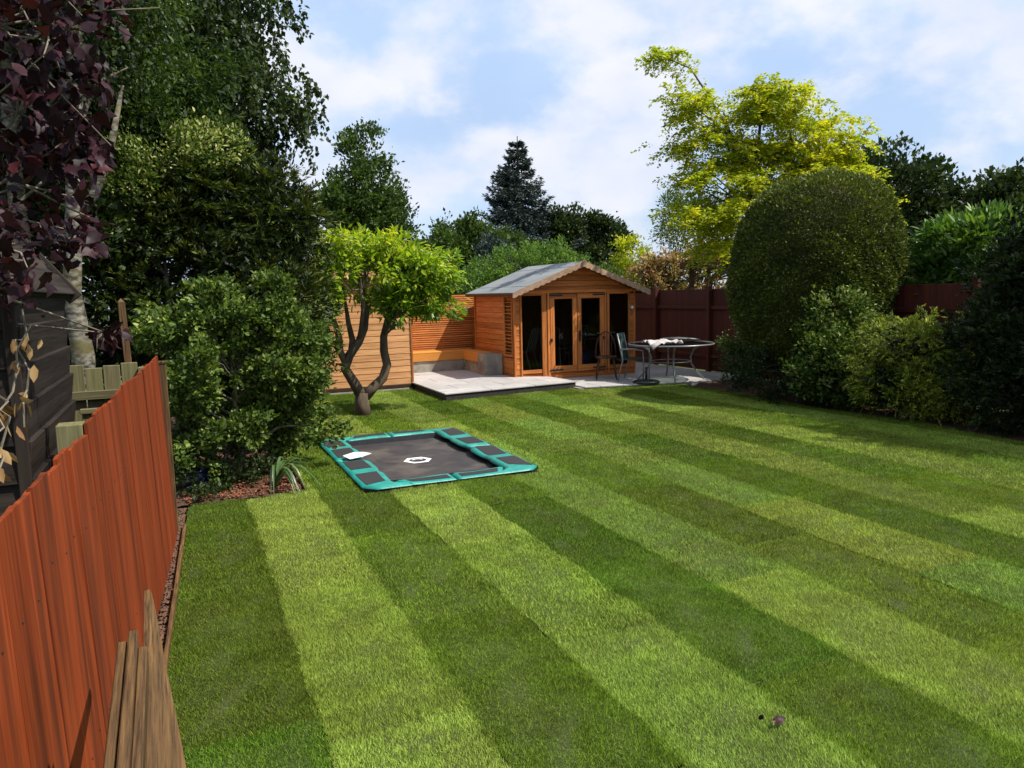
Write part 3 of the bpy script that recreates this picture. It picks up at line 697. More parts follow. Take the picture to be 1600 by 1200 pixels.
# ------------------------------------------------------------------ in-ground trampoline
def trampoline():
    cx, cy = (TR[0]+TR[1])/2, (TR[2]+TR[3])/2; W, D = TR[1]-TR[0], TR[3]-TR[2]; a, b = W/2, D/2
    r = empty('trampoline', (cx, cy, 0), 0, 'sunken rectangular trampoline with green pads and black mat in the lawn', 'trampoline')
    sk = MB()
    P = [(-a+.12, -b), (a-.12, -b), (a, -b+.12), (a, b-.12), (a-.12, b), (-a+.12, b), (-a, b-.12), (-a, -b+.12)]
    Q = [(x*.985, y*.985) for x, y in P]
    n = 8
    sk.add([(x, y, -.05) for x, y in P]+[(x, y, .028) for x, y in P]+[(x*.7, y*.78, -.12) for x, y in P]+[(x*.74, y*.8, .028) for x, y in P],
           [(i, (i+1) % n, n+(i+1) % n, n+i) for i in range(n)]+[(3*n+i, 3*n+(i+1) % n, 2*n+(i+1) % n, 2*n+i) for i in range(n)])
    sk.build('frame_skirt', M['black_metal'], r)
    mat = MB(); nx, ny = 20, 28; ia, ib = a-.24, b-.24
    vs = [(-ia+2*ia*i/nx, -ib+2*ib*j/ny, -.035-.022*math.sin(math.pi*i/nx)*math.sin(math.pi*j/ny)) for j in range(ny+1) for i in range(nx+1)]
    mat.add(vs, [(j*(nx+1)+i, j*(nx+1)+i+1, (j+1)*(nx+1)+i+1, (j+1)*(nx+1)+i) for j in range(ny) for i in range(nx)])
    mo = mat.build('jumping_mat', M['matfab'], r, smooth=True)
    # printed mark in the middle of the mat: a white hexagon ring round a dark disc with a pale arc
    hx = MB(); k = 6; R1, R2 = .165, .098
    o_ = [(R1*math.cos(math.pi/3*i), R1*math.sin(math.pi/3*i)) for i in range(k)]; i_ = [(R2*math.cos(2*math.pi*i/24), R2*math.sin(2*math.pi*i/24)) for i in range(24)]
    hx.add([(x, y, 0) for x, y in o_]+[(x, y, 0) for x, y in i_], [(i, (i+1) % 6, 6+(4*(i+1)) % 24, 6+4*i+3, 6+4*i+2, 6+4*i+1, 6+4*i) for i in range(6)])
    hx.build('printed_hexagon', M['white'], mo, loc=(0, .0, -.0525))
    ar = MB()
    for i in range(10):
        t0, t1 = .2+i*.24, .2+(i+1)*.24
        ar.add([(.075*math.cos(t0), .075*math.sin(t0), 0), (.075*math.cos(t1), .075*math.sin(t1), 0), (.045*math.cos(t1), .045*math.sin(t1), 0), (.045*math.cos(t0), .045*math.sin(t0), 0)], [(0, 1, 2, 3)])
    ar.build('printed_arc', M['white'], mo, loc=(0, 0, -.0525))
    rng = np.random.default_rng(8)
    def zt(x, y): return .044+.008*math.sin(x*7+3)*math.cos(y*6)+.004*math.sin(y*11+x*5)
    def pad(fn, insets, nu=10, nv=18):
        """fn(u, v) -> plan position, u from the outer edge inward, v along the side; rounded stuffed edge"""
        mb = MB(); vs = []
        for j in range(nv+1):
            for i in range(nu+1):
                u, v = i/nu, j/nv; x, y = fn(u, v)
                e = min(u, 1-u, v*2.2, (1-v)*2.2); z = zt(x, y)-.018*max(0, 1-e/.12)**2
                vs.append((x, y, z))
        top = len(vs)
        for j in range(nv+1):
            for i in range(nu+1): x, y = fn(i/nu, j/nv); vs.append((x, y, .012))
        q = lambda i, j: j*(nu+1)+i
        fs = [(q(i, j), q(i+1, j), q(i+1, j+1), q(i, j+1)) for j in range(nv) for i in range(nu)]
        for i in range(nu): fs += [(q(i, 0), q(i+1, 0), top+q(i+1, 0), top+q(i, 0)), (q(i, nv), q(i+1, nv), top+q(i+1, nv), top+q(i, nv))]
        for j in range(nv): fs += [(q(0, j), q(0, j+1), top+q(0, j+1), top+q(0, j)), (q(nu, j), q(nu, j+1), top+q(nu, j+1), top+q(nu, j))]
        mb.add(vs, fs); o = mb.build('pad', M['vinyl'], r, smooth=True)
        o.data.shade_flat() if False else None
        for (u0, u1, v0, v1, sl) in insets:
            m2 = MB(); G = 8; vs = []
            for j in range(G+1):
                for i in range(G+1):
                    u = u0+(u1-u0)*i/G; v = v0+(v1-v0-sl*(i/G))*j/G; x, y = fn(u, v); vs.append((x, y, zt(x, y)+.0035))
            m2.add(vs, [(j*(G+1)+i, j*(G+1)+i+1, (j+1)*(G+1)+i+1, (j+1)*(G+1)+i) for j in range(G) for i in range(G)])
            m2.build('mesh_vent', M['mesh'], o, smooth=True)
    pw, ps = .33, .25
    for sx in (-1, 1):
        for sy in (-1, 1):
            def fn(u, v, sx=sx, sy=sy):
                y = .008+(b-.008)*v; w = pw-.05*math.exp(-((v-.02)/.05)**2)-.03*math.exp(-((v-.47)/.05)**2)
                out = a-max(0, y-(b-.14))*.95; yy = y
                if v > .86: w = pw+(v-.86)/.14*.10
                return sx*(out-u*w*(1 if v < .9 else 1)), sy*yy
            pad(fn, [(.14, .80, .08, .40, 0), (.14, .80, .54, .90, .10)])
    for sy in (-1, 1):
        for sx in (-1, 1):
            def fn(u, v, sx=sx, sy=sy):
                L0 = a-pw-.115+.10*u; return sx*(.006+L0*v), sy*(b-u*(ps-.02*math.sin(v*3)))
            pad(fn, [(.22, .74, .10, .88, .0)])
    pp = MB(); pp.add([(-.14, -.10, 0), (.01, -.12, .008), (.13, -.09, .014), (.12, .06, .004), (.02, .10, .012), (-.13, .08, .002)], [(0, 1, 2, 3, 4, 5)])
    o = pp.build('paper_sheet', M['white'], None, loc=(1.66, 8.10, .071), rot=(.03, -.02, .3)); tag(o, 'crumpled white sheet of paper on the left trampoline pads', 'paper')
    sol = o.modifiers.new('t', 'SOLIDIFY'); sol.thickness = .003
trampoline()

# ------------------------------------------------------------------ garden table, chairs and bits
def furniture():
    PZ = .05
    t = empty('garden_table', (8.70, 12.15, PZ), .3, 'round glass garden table with curved grey tube legs', 'table')
    mb = MB(); R = .82
    mb.tube([(R*math.cos(2*math.pi*i/40), R*math.sin(2*math.pi*i/40), .70) for i in range(41)], .017, 8, cap=False); mb.build('rim', M['grey_metal'], t, smooth=True)
    mb = MB(); mb.lathe([(0, .700), (R-.01, .700), (R-.01, .706), (0, .706)], 40); mb.build('glass_top', M['glass'], t)
    for k in range(4):
        an = math.pi/4+k*math.pi/2; c, s = math.cos(an), math.sin(an)
        prof = [(.70, .69), (.58, .67), (.44, .58), (.38, .44), (.40, .30), (.50, .15), (.64, .01)]
        mb = MB(); mb.tube([(p*c, p*s, z) for p, z in prof], .017, 8); mb.build('leg', M['grey_metal'], t, smooth=True)
    mb = MB(); mb.tube([(.39*math.cos(2*math.pi*i/28), .39*math.sin(2*math.pi*i/28), .36) for i in range(29)], .010, 6, cap=False); mb.build('brace_ring', M['grey_metal'], t, smooth=True)
    # towel thrown over the near left of the table
    rng = np.random.default_rng(4); mb = MB(); n = 22; vs = []
    cx, cy = 8.30, 11.86
    for j in range(n+1):
        for i in range(n+1):
            u, v = i/n-.5, j/n-.5
            x = cx+.62*u+.10*v; y = cy+.52*v-.1*u
            rr = math.hypot(x-8.70, y-12.15); fold = .022*math.sin(11*u+5*v)+.016*math.sin(17*v-4*u)+.01*math.sin(23*u)
            if rr < .82: z = PZ+.735+abs(fold)*1.6+.02*math.exp(-((u+.1)**2+v*v)*12)
            else:
                o = rr-.82; z = PZ+.732-o*1.0+fold*.4; k = (.84+.10*math.tanh(o*3))/rr; x = 8.70+(x-8.70)*k; y = 12.15+(y-12.15)*k; x += fold*.5
            vs.append((x, y, z))
    mb.add(vs, [(j*(n+1)+i, j*(n+1)+i+1, (j+1)*(n+1)+i+1, (j+1)*(n+1)+i) for j in range(n) for i in range(n)])
    o = mb.build('towel', M['cloth'], None, smooth=True); tag(o, 'crumpled pale towel draped over the edge of the garden table', 'towel')
    s = o.modifiers.new('t', 'SOLIDIFY'); s.thickness = .008
    # folded parasol lying across the table top
    p = empty('folded_parasol', (8.95, 12.25, PZ+.755), -.35, 'dark folded parasol lying across the garden table top', 'parasol')
    mb = MB(); mb.tube([(-.42, 0, 0), (-.3, 0, .01), (0, 0, .012), (.32, 0, .0), (.46, 0, -.01)], [.02, .05, .055, .035, .012], 9); mb.build('canopy', M['black_metal'], p, smooth=True)
    mb = MB(); mb.tube([(-.62, 0, 0), (-.42, 0, 0)], .014, 8); mb.build('pole', M['grey_metal'], p, smooth=True)
    # windsor chair
    def windsor(loc, rz, label):
        w = empty('wooden_chair', loc, rz, label, 'chair')
        mb = MB(); mb.prism([(.22*math.cos(a)*1.0, .21*math.sin(a)+(.03 if math.sin(a) > 0 else 0)) for a in [2*math.pi*i/16 for i in range(16)]], .42, .455); mb.build('seat', M['brown_dark'], w, bevel=.008)
        for sx in (-1, 1):
            for sy in (-1, 1):
                mb = MB(); mb.tube([(sx*.14, sy*.13, .43), (sx*.17, sy*.16, .22), (sx*.20, sy*.20, 0)], [.014, .019, .012], 7); mb.build('leg', M['brown_dark'], w, smooth=True)
        mb = MB(); mb.tube([(-.17, 0, .2), (.17, 0, .2)], .011, 6); mb.build('stretcher', M['brown_dark'], w)
        bow = [(.20*math.cos(a), .17+.10*max(0, math.sin(a)), .45+.48*math.sin(a)**.8 if math.sin(a) > 0 else .45) for a in [math.pi*i/14 for i in range(15)]]
        mb = MB(); mb.tube(bow, .013, 7); mb.build('back_bow', M['brown_dark'], w, smooth=True)
        for x in (-.13, -.078, -.026, .026, .078, .13):
            zt = .45+.48*math.sqrt(max(0, 1-(x/.20)**2))**.8
            mb = MB(); mb.tube([(x*.8, .17, .45), (x, .17+.1*(zt-.45)/.48, zt)], .007, 5); mb.build('spindle', M['brown_dark'], w)
    windsor((7.72, 12.95, PZ), -.5, 'dark wooden spindle back chair in front of the summerhouse doors')
    # garden chair with grey arms
    g = empty('garden_chair', (8.05, 12.45, PZ), .75, 'black fabric garden chair with grey arms beside the round table', 'chair')
    for sx in (-1, 1):
        mb = MB(); mb.tube([(sx*.25, -.24, 0), (sx*.25, -.25, .40), (sx*.25, -.24, .60), (sx*.25, -.05, .63), (sx*.25, .22, .62)], .014, 7); mb.build('arm_frame', M['grey_metal'], g, smooth=True)
        mb = MB(); mb.tube([(sx*.235, .26, 0), (sx*.235, .16, .42), (sx*.235, .27, .92)], .014, 7); mb.build('rear_frame', M['grey_metal'], g, smooth=True)
    board('seat', (.46, .44, .022), (0, -.03, .42), M['black_metal'], g)
    board('backrest', (.46, .018, .50), (0, .235, .68), M['darkgreen'], g, (-.2, 0, 0))
    b = empty('parasol_base', (8.02, 11.98, PZ-.002), 0, 'low black round parasol base on the edge of the patio', 'parasol base')
    mb = MB(); mb.lathe([(0, .0), (.25, .0), (.26, .02), (.22, .045), (.06, .065), (.0, .07)], 28); mb.build('disc', M['black_metal'], b, smooth=True)
    mb = MB(); mb.tube([(0, 0, .05), (0, 0, .30)], .024, 10); mb.build('socket', M['black_metal'], b, smooth=True)
    # stacking chairs and a bag inside the summerhouse
    def plastic_chair(loc, rz, label):
        w = empty('stacking_chair', loc, rz, label, 'chair')
        for sx in (-1, 1):
            mb = MB(); mb.tube([(sx*.21, -.22, 0), (sx*.20, -.20, .43), (sx*.20, .18, .44), (sx*.20, .30, .88)], .011, 6); mb.build('side_frame', M['white_plastic'], w, smooth=True)
            mb = MB(); mb.tube([(sx*.20, .16, .44), (sx*.22, .28, 0)], .011, 6); mb.build('rear_leg', M['white_plastic'], w, smooth=True)
        board('seat', (.40, .40, .02), (0, -.02, .45), M['grey_metal'], w)
        mb = MB(); mb.tube([(-.20, .30, .88), (-.1, .31, .92), (.1, .31, .92), (.20, .30, .88)], .011, 6); mb.build('top_bar', M['white_plastic'], w)
        for x in (-.1, 0, .1):
            mb = MB(); mb.tube([(x, .20, .47), (x, .31, .91)], .008, 5); mb.build('back_bar', M['white_plastic'], w)
    FZ = .16
    plastic_chair((6.42, 14.12, FZ), -2.4, 'pale metal chair behind the left window of the summerhouse')
    plastic_chair((7.12, 14.25, FZ), 2.7, 'pale metal chair behind the left glazed door')
    plastic_chair((7.72, 14.40, FZ), 3.6, 'pale metal chair behind the right glazed door')
    bag = empty('play_bag', (7.72, 13.92, FZ), 0, 'blue bag with a pink top inside the right glazed door', 'bag')
    rng = np.random.default_rng(5)
    mb = MB(); mb.lathe([(0, 0), (.19, .01), (.22, .12), (.20, .30), (.14, .40), (0, .43)], 18); mb.v = [(x+rng.normal(0, .008), y*.7+rng.normal(0, .008), z) for x, y, z in mb.v]; mb.build('body', M['bluefab'], bag, smooth=True)
    mb = MB(); mb.lathe([(.14, .40), (.13, .46), (.06, .51), (0, .52)], 16); mb.build('top', M['pink'], bag, smooth=True)
furniture()

# ------------------------------------------------------------------ neighbour's side on the left
def neighbour():
    s = empty('weatherboard_shed', (-.64, 3.75, 0), 0, 'dark weatherboarded shed behind the orange fence', 'shed')
    Wd, Dp, bh = 1.7, 1.5, .165
    rng = random.Random(9)
    for k in range(11):
        z = .05+bh*k+bh/2
        board('weatherboard', (.024, Dp, bh+.02), (-.012+.004, Dp/2, z), M['tar_y'], s, (0, .13+rng.uniform(-.02, .02), 0))
        board('weatherboard', (Wd, .024, bh+.02), (-Wd/2-.03, .012, z), M['tar_x'], s, (.0-.13+rng.uniform(-.02, .02), 0, 0))
    ln = MB(); ln.box(-Wd, -.05, .05, Dp-.02, 0, 1.86); ln.build('lining', M['tar_z'], s)
    board('corner_post', (.05, .05, 1.86), (-.022, .008, .93), M['tar_z'], s)
    sl = math.radians(52); Lr = .75
    rf = board('roof_slope', (Lr, Dp+.12, .02), (-Lr/2*math.cos(sl)+.03, Dp/2, 1.84+Lr/2*math.sin(sl)), M['tar_y'], s, (0, sl, 0))
    for k in range(5): board('roof_course', (.17, Dp+.14, .014), (-Lr/2+.07+.15*k, 0, .020+.002*k), M['tar_y'], rf, (0, .05, 0))
    board('verge_board', (Lr+.06, .03, .09), (0, Dp/2+.08, .01), M['tar_x'], rf); board('verge_board', (Lr+.06, .03, .09), (0, -Dp/2-.08, .01), M['tar_x'], rf)
    g = MB(); g.prism([(-.02, 1.83), (-.02-Lr*math.cos(sl), 1.83+Lr*math.sin(sl)), (-Wd, 1.83+Lr*math.sin(sl)), (-Wd, 1.83)], 0, .02, 'xz'); g.build('gable_panel', M['tar_x'], s, loc=(0, .02, 0))
    # old mossy fence running across, and a leaning stake
    f = empty('mossy_fence', (-.86, 5.95, 0), 0, 'short weathered green mossy fence beside the dark shed', 'fence')
    for k in range(5): board('fence_board', (.105, .02, 1.36+.03*math.sin(k*2.1)), (.05+.112*k, 0, .68), M['moss_z'], f)
    board('fence_rail', (.56, .03, .06), (.27, -.026, 1.16), M['moss_x'], f); board('fence_rail', (.56, .03, .06), (.27, -.026, .4), M['moss_x'], f)
    f2 = empty('mossy_board_panel', (-.60, 5.3, 0), 0, 'low mossy board panel leaning in front of the old fence', 'panel')
    for k in range(3): board('panel_board', (.11, .02, 1.12-.02*k), (.05+.115*k, 0, .56), M['moss_z'], f2)
    board('panel_cap', (.36, .05, .03), (.165, 0, 1.13), M['moss_x'], f2)
    st = empty('wooden_stake', (-.40, 6.72, 0), 0, 'pale square wooden stake rising behind the orange fence', 'stake')
    board('shaft', (.05, .05, 1.80), (0, 0, .90), M['old_z'], st, (0, -.03, 0))
    mb = MB(); mb.add([(-.025, -.025, 0), (.025, -.025, 0), (.025, .025, 0), (-.025, .025, 0), (0, 0, .03)], [(0, 1, 4), (1, 2, 4), (2, 3, 4), (3, 0, 4)]); mb.build('tip', M['old_z'], st, loc=(-.027, 0, 1.80))
    # dead vine hanging on the shed front
    v = empty('dead_vine', (-.60, 3.55, 0), 0, 'dry brown vine with withered leaves on the dark shed', 'vine')
    rng = np.random.default_rng(6)
    mb = MB(); paths = []
    for a, b in (((.02, 0, 1.78), (-.06, -.35, 1.20)), ((.06, -.1, 1.72), (.03, -.25, 1.34)), ((-.05, -.2, 1.5), (-.02, -.5, 1.22))):
        p = jitter_path(rng, a, b, 8, .02); paths += p; mb.tube(p, .004, 4)
    mb.build('stem', M['twig'], v)
    P = np.array([tuple(p) for p in paths]); P = P[rng.integers(0, len(P), 34)]+rng.normal(size=(34, 3))*.015
    D = rng.normal(size=(34, 3))*.5+np.array([0, -.2, -.9]); [leaves('leaf', rng, P[q:q+1], D[q:q+1], .055, .028, LF['dead'], v, OVATE, jit=1.2) for q in range(len(P))]
neighbour()

def planks():
    # rough timber lying along the fence on a low trestle
    t = empty('timber_trestle', (-.12, 1.55, 0), 0, 'low timber trestle carrying planks beside the orange fence', 'trestle')
    for y in (-.45, -.15):
        for sx in (-1, 1): board('leg', (.04, .04, .82), (sx*.07, y, .41), M['old_z'], t, (0, -sx*.08, 0))
        board('cross_bar', (.14, .05, .05), (0, y, .80), M['old_x'], t)
    for i, (dx, dz, l, lab) in enumerate(((-.052, 0, 0, 'leftmost grey brown board on edge in the stack by the orange fence'), (-.028, .012, .03, 'middle grey brown board on edge in the stack by the orange fence'), (-.006, -.010, -.03, 'rightmost thin grey board on edge in the stack by the orange fence'))):
        o = board('timber_board', (.021, 1.55+l, .10), (-.125+dx, 1.28+l/2, .885+dz), M['old_y'], None, (.02, 0, .02)); tag(o, lab, 'plank', 'rough boards stacked on edge')
    mb = MB(); n = 14; rng = np.random.default_rng(2)
    for i in range(n):
        a, b = i/n, (i+1)/n
        def sec(q):
            y = .55+2.08*q; w = .125*(1 if q < .45 else 1-(q-.45)*1.66); e = .004*math.sin(q*23)
            return [(-.006, y, 0), (.008, y, .002), (.008+w*.62, y, -w*.8+e), (-.006+w*.62, y, -w*.8+e-.008)]
        A, B = sec(a), sec(b)
        mb.add(A+B, [(0, 1, 5, 4), (1, 2, 6, 5), (2, 3, 7, 6), (3, 0, 4, 7)]+([(3, 2, 1, 0)] if i == 0 else [])+([(4, 5, 6, 7)] if i == n-1 else []))
    o = mb.build('wide_plank', M['old_y'], None, loc=(-.072, .0, .90), rot=(-.012, 0, .035)); tag(o, 'wide rough brown plank tapering to a point against the orange fence', 'plank')
planks()

# ------------------------------------------------------------------ plants on the left
def birch():
    rng = np.random.default_rng(21)
    r = empty('silver_birch', (-.95, 8.1, 0), 0, 'silver birch with pale peeling trunk behind the dark shed', 'tree')
    main = [(0, 0, -.1), (.03, 0, .7), (.08, .02, 1.3), (.03, .05, 1.9), (.10, .08, 2.6), (.16, .12, 3.3), (.22, .2, 4.2), (.25, .3, 5.2), (.3, .4, 6.4), (.3, .5, 7.6)]
    rad = [.13, .115, .10, .08, .076, .072, .065, .055, .04, .02]
    mb = MB(); mb.tube(main, rad, 10)
    mb.tube([(.10, .08, 2.55), (.28, .05, 2.8), (.45, .0, 3.2), (.6, .0, 3.8)], [.05, .045, .035, .015], 7)
    second = [(-.5, .6, -.1), (-.48, .6, 1), (-.42, .62, 2.2), (-.44, .66, 3.4), (-.36, .7, 5), (-.3, .8, 7)]
    mb.tube(second, [.10, .09, .08, .07, .055, .02], 8)
    P, O, T, sub, cl = crown_points(rng, [((.2, .5, 6.2), (1.5, 1.5, 1.9)), ((-.2, .6, 4.9), (1.3, 1.3, 1.2))], 90, .42, 14, .13, 26, 1.2, .35)
    limb_mesh(rng, mb, main[4:], rad[4:], sub[:50], .03); limb_mesh(rng, mb, second[3:], [.05]*3, sub[50:], .02)
    mb.build('trunk', M['birchbark'], r, smooth=True)
    leaves('crown', rng, P, O*.4+np.array([0, 0, -.6])+rng.normal(size=P.shape)*.5, .055, .038, LF['birch'], r, tint=T)
birch()
def weeping(name, label, loc, seed, lobes, n_sub, strands, per, slen, leaf, L, W, bark='birchbark'):
    """boughs that end in hanging strands of small leaves"""
    rng = np.random.default_rng(seed); r = empty(name, loc, 0, label, 'tree')
    P0, O, T, sub, cl = crown_points(rng, lobes, n_sub, .5, strands, .05, 1, .8, .45)
    n = len(P0); t = rng.uniform(0, 1, (n, per)); ln = slen*rng.uniform(.5, 1.4, (n, 1))
    sw = rng.normal(0, .12, (n, 1, 2))
    P = np.repeat(P0[:, None], per, 1); P[..., 2] -= t*ln; P[..., :2] += (sw+O[:, None, :2]*.15)*(t[..., None])+rng.normal(0, .022, (n, per, 2))
    P = P.reshape(-1, 3); T = np.repeat(T, per)+rng.normal(0, .12, n*per)
    leaves('crown', rng, P, rng.normal(size=P.shape)*.5+np.array([0, 0, -.8]), L, W, LF[leaf], r, tint=T)
    mb = MB(); top = tuple(np.mean([np.array(c) for c, q in lobes], axis=0)+np.array([0, 0, 1.2]))
    pts = jitter_path(rng, (0, 0, -.1), top, 7, .05); rad = [.16*(1.1-.95*i/7) for i in range(8)]; mb.tube(pts, rad, 8)
    limb_mesh(rng, mb, pts[3:], rad[3:], sub[:60], .05); mb.build('trunk', M[bark], r, smooth=True)
weeping('weeping_birch', 'tall dark weeping birch rising against the sky on the left', (.35, 12.8, 0), 22,
        [((.0, .2, 6.6), (1.75, 1.6, 2.4)), ((.55, -.1, 5.0), (1.25, 1.3, 1.1)), ((-.7, .0, 4.9), (1.4, 1.4, 1.3)), ((-.2, .3, 8.2), (1.9, 1.5, 1.2)), ((.9, 0, 8.0), (.9, 1, 1.0))], 150, 22, 28, .7, 'birch', .08, .055)
tree('rowan_tree', 'green tree with feathery leaflets behind the purple leaves', (-.5, 10.6, 0), 23, [((.2, 0, 4.6), (1.1, 1.0, 1.0)), ((-.4, .2, 4.0), (1.0, .9, .9)), ((.5, -.1, 3.7), (.8, .8, .7)), ((-.1, 0, 5.6), (.9, .9, .8))], 'rowan', 110, .35, 16, .10, 28, .085, .024,
     .07, droop=.5, rnd=.8, inner=.3)
tree('variegated_holly', 'tall bush with cream edged leaves above the dark cypress', (-.1, 9.85, 0), 24, [((.15, 0, 3.45), (.6, .35, .33)), ((-.35, .05, 3.05), (.4, .35, .4)), ((.6, 0, 3.6), (.35, .3, .28)), ((-.5, .05, 2.5), (.3, .3, .4))], 'cream', 50, .20, 10, .07, 24, .05, .03, .04, cat='bush', inner=.5, shape=OVATE, tint_top=.2, bias=.13)
def conifer_bush(name, label, loc, seed, lobes, n_sub, sub_r, n_clump, per, L, W, leaf='cypress', cat='conifer', trunk_r=.1, spread=.5, core=.78, bias=0):
    """flat scale-leaf sprays fanning out and upward from every bough"""
    rng = np.random.default_rng(seed); r = empty(name, loc, 0, label, cat)
    P0, O, T, sub, cl = crown_points(rng, lobes, n_sub, sub_r, n_clump, .03, 1, 1, .62)
    n = len(P0); ax = unit(O+np.array([0, 0, .35])+rng.normal(size=O.shape)*.35)
    sd = unit(np.cross(ax, np.array([0, 0, 1.])+rng.normal(size=ax.shape)*.5))
    u = rng.uniform(-1, 1, (n, per, 1)); t = rng.uniform(0, 1, (n, per, 1)); ln = .17*rng.uniform(.6, 1.4, (n, 1, 1))*(L/.075)
    P = P0[:, None]+ax[:, None]*t*ln+sd[:, None]*u*ln*.32*(1-t*.5); P[..., 2] -= (t[..., 0]**2)*.05
    D = ax[:, None]*.8+sd[:, None]*u*1.1+rng.normal(size=P.shape)*.16
    P, D = P.reshape(-1, 3), D.reshape(-1, 3); ok = P[:, 2] > .02
    tt = (np.repeat(T, per)+rng.normal(0, .12, n*per)+bias+.25*(t.reshape(-1)-.5))
    leaves('crown', rng, P[ok], D[ok], L, W, LF[leaf], r, tint=tt[ok])
    # dark leaves added inside, blocking light through the middle of the plant
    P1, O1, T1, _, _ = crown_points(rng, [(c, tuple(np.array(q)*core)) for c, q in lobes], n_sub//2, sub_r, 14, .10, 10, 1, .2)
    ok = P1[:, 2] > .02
    leaves('inner_fill', rng, P1[ok], rng.normal(size=P1[ok].shape), L*1.6, W*2.6, LF['dark'], r, tint=T1[ok]*.3)
    mb = MB(); top = tuple(np.mean([np.array(c) for c, q in lobes], axis=0)); pts = jitter_path(rng, (0, 0, -.1), top, 5, .03); rad = [trunk_r*(1.2-i*.18) for i in range(6)]
    mb.tube(pts, rad, 8); limb_mesh(rng, mb, pts[1:], rad[1:], sub[::3], trunk_r*.35); mb.build('trunk', M['bark'], r, smooth=True)
    return r
conifer_bush('leyland_cypress', 'large dark cypress filling the left behind the leafy shrub', (.55, 10.35, 0), 25,
             [((.36, -.05, .85), (1.02, .95, .9)), ((.42, 0, 1.9), (.98, .95, .95)), ((-.1, 0, 2.95), (1.05, .9, .8)), ((-.85, -.1, 1.7), (.75, .8, 1.4)), ((.55, .1, 2.85), (.78, .7, .6)), ((-.6, 0, 3.1), (.7, .7, .75)), ((.1, -.5, 1.6), (.9, .6, 1.3))], 210, .28, 26, 24, .075, .020)
tree('leafy_shrub', 'round leaved green shrub at the end of the orange fence', (.42, 8.05, 0), 26,
     [((.30, .0, .75), (.62, .6, .62)), ((-.25, .1, 1.55), (.62, .5, .45)), ((.20, .1, 1.65), (.5, .5, .50)), ((.45, .05, 1.35), (.5, .5, .5)), ((.55, .05, .95), (.42, .5, .5)), ((.05, -.25, .55), (.5, .4, .4)), ((-.5, .2, 1.55), (.3, .4, .35)), ((-.3, -.25, 1.15), (.35, .35, .35)), ((-.45, -.1, .9), (.25, .3, .5)), ((-.1, -.5, .42), (.45, .25, .32)), ((-.38, -.42, .55), (.22, .25, .4)), ((.62, .1, .55), (.4, .5, .45)), ((.5, -.2, 1.1), (.45, .4, .5))],
     'shrub', 190, .15, 7, .038, 30, .048, .036, .05, cat='shrub', shape=OVATE, inner=.5, bark='twig', rnd=.9, upw=.2)
tree('neighbour_thicket', 'dark ivy thicket behind the weatherboarded shed', (-2.0, 9.6, 0), 27, [((0, 0, 2.6), (1.0, .8, 1.0)), ((.3, 0, 1.4), (1.0, .8, 1.2)), ((-.5, 0, 3.9), (1.1, .8, 1.0)), ((.5, .2, 3.6), (.8, .7, .8)), ((1.0, .6, 2.2), (.9, .6, 1.6)), ((-.4, 0, 5.2), (1.2, .8, 1.0)), ((.7, .3, 4.8), (.9, .7, .9))], 'dark', 150, .34, 16, .11, 20, .09, .06, .08, cat='thicket')
tree('ground_ivy', 'low dark trailing plant under the leafy shrub', (.15, 7.55, 0), 28, [((-.1, -.1, .12), (.35, .3, .14)), ((.25, .15, .15), (.4, .3, .16)), ((-.2, .5, .3), (.25, .4, .3))], 'dark', 40, .09, 10, .04, 12, .04, .026, .012, cat='plant', limbs=False, trunk_top=(0, 0, .15), bias=.25)
def strap_plant():
    rng = np.random.default_rng(31); r = empty('strap_leaf_plant', (.72, 7.35, 0), 0, 'clump of arching strap leaves at the corner of the bed', 'plant')
    for k in range(24):
        a = rng.uniform(-1.9, 1.2); L = rng.uniform(.28, .5); h = rng.uniform(.12, .26); d = Vector((math.cos(a), math.sin(a), 0)); s = Vector((-d.y, d.x, 0))
        mb = MB(); pr = None; n = 7; vs = []
        for i in range(n+1):
            t = i/n; p = d*L*t+Vector((0, 0, h*4*t*(1-t)*.9+h*.5*t*(1-t)+.01)); w = .013*(1-t**3)+.0015
            vs += [p-s*w+Vector((0, 0, .004)), p, p+s*w+Vector((0, 0, .004))]
        mb.add(vs, [(3*i+j, 3*i+j+1, 3*i+j+4, 3*i+j+3) for i in range(n) for j in (0, 1)])
        o = mb.build('strap_leaf', LF['strap'], r, smooth=True)
        at = o.data.attributes.new('tint', 'FLOAT', 'POINT'); at.data.foreach_set('value', [float(rng.uniform(0, 1))]*len(o.data.vertices))
strap_plant()
def blue_pot():
    r = empty('garden_pot', (.02, 7.62, .0), .6, 'dark blue round pot in the shade under the leafy shrub', 'pot')
    mb = MB(); mb.lathe([(0, .005), (.075, .005), (.10, .06), (.115, .13), (.105, .19)], 24); mb.build('body', M['blue'], r, smooth=True)
    mb = MB(); mb.lathe([(.105, .185), (.12, .19), (.122, .21), (.098, .21), (.095, .18)], 24); mb.build('rim', M['blue'], r, smooth=True)
    mb = MB(); mb.lathe([(0, .178), (.097, .175)], 20); mb.build('soil', M['soil'], r)
blue_pot()
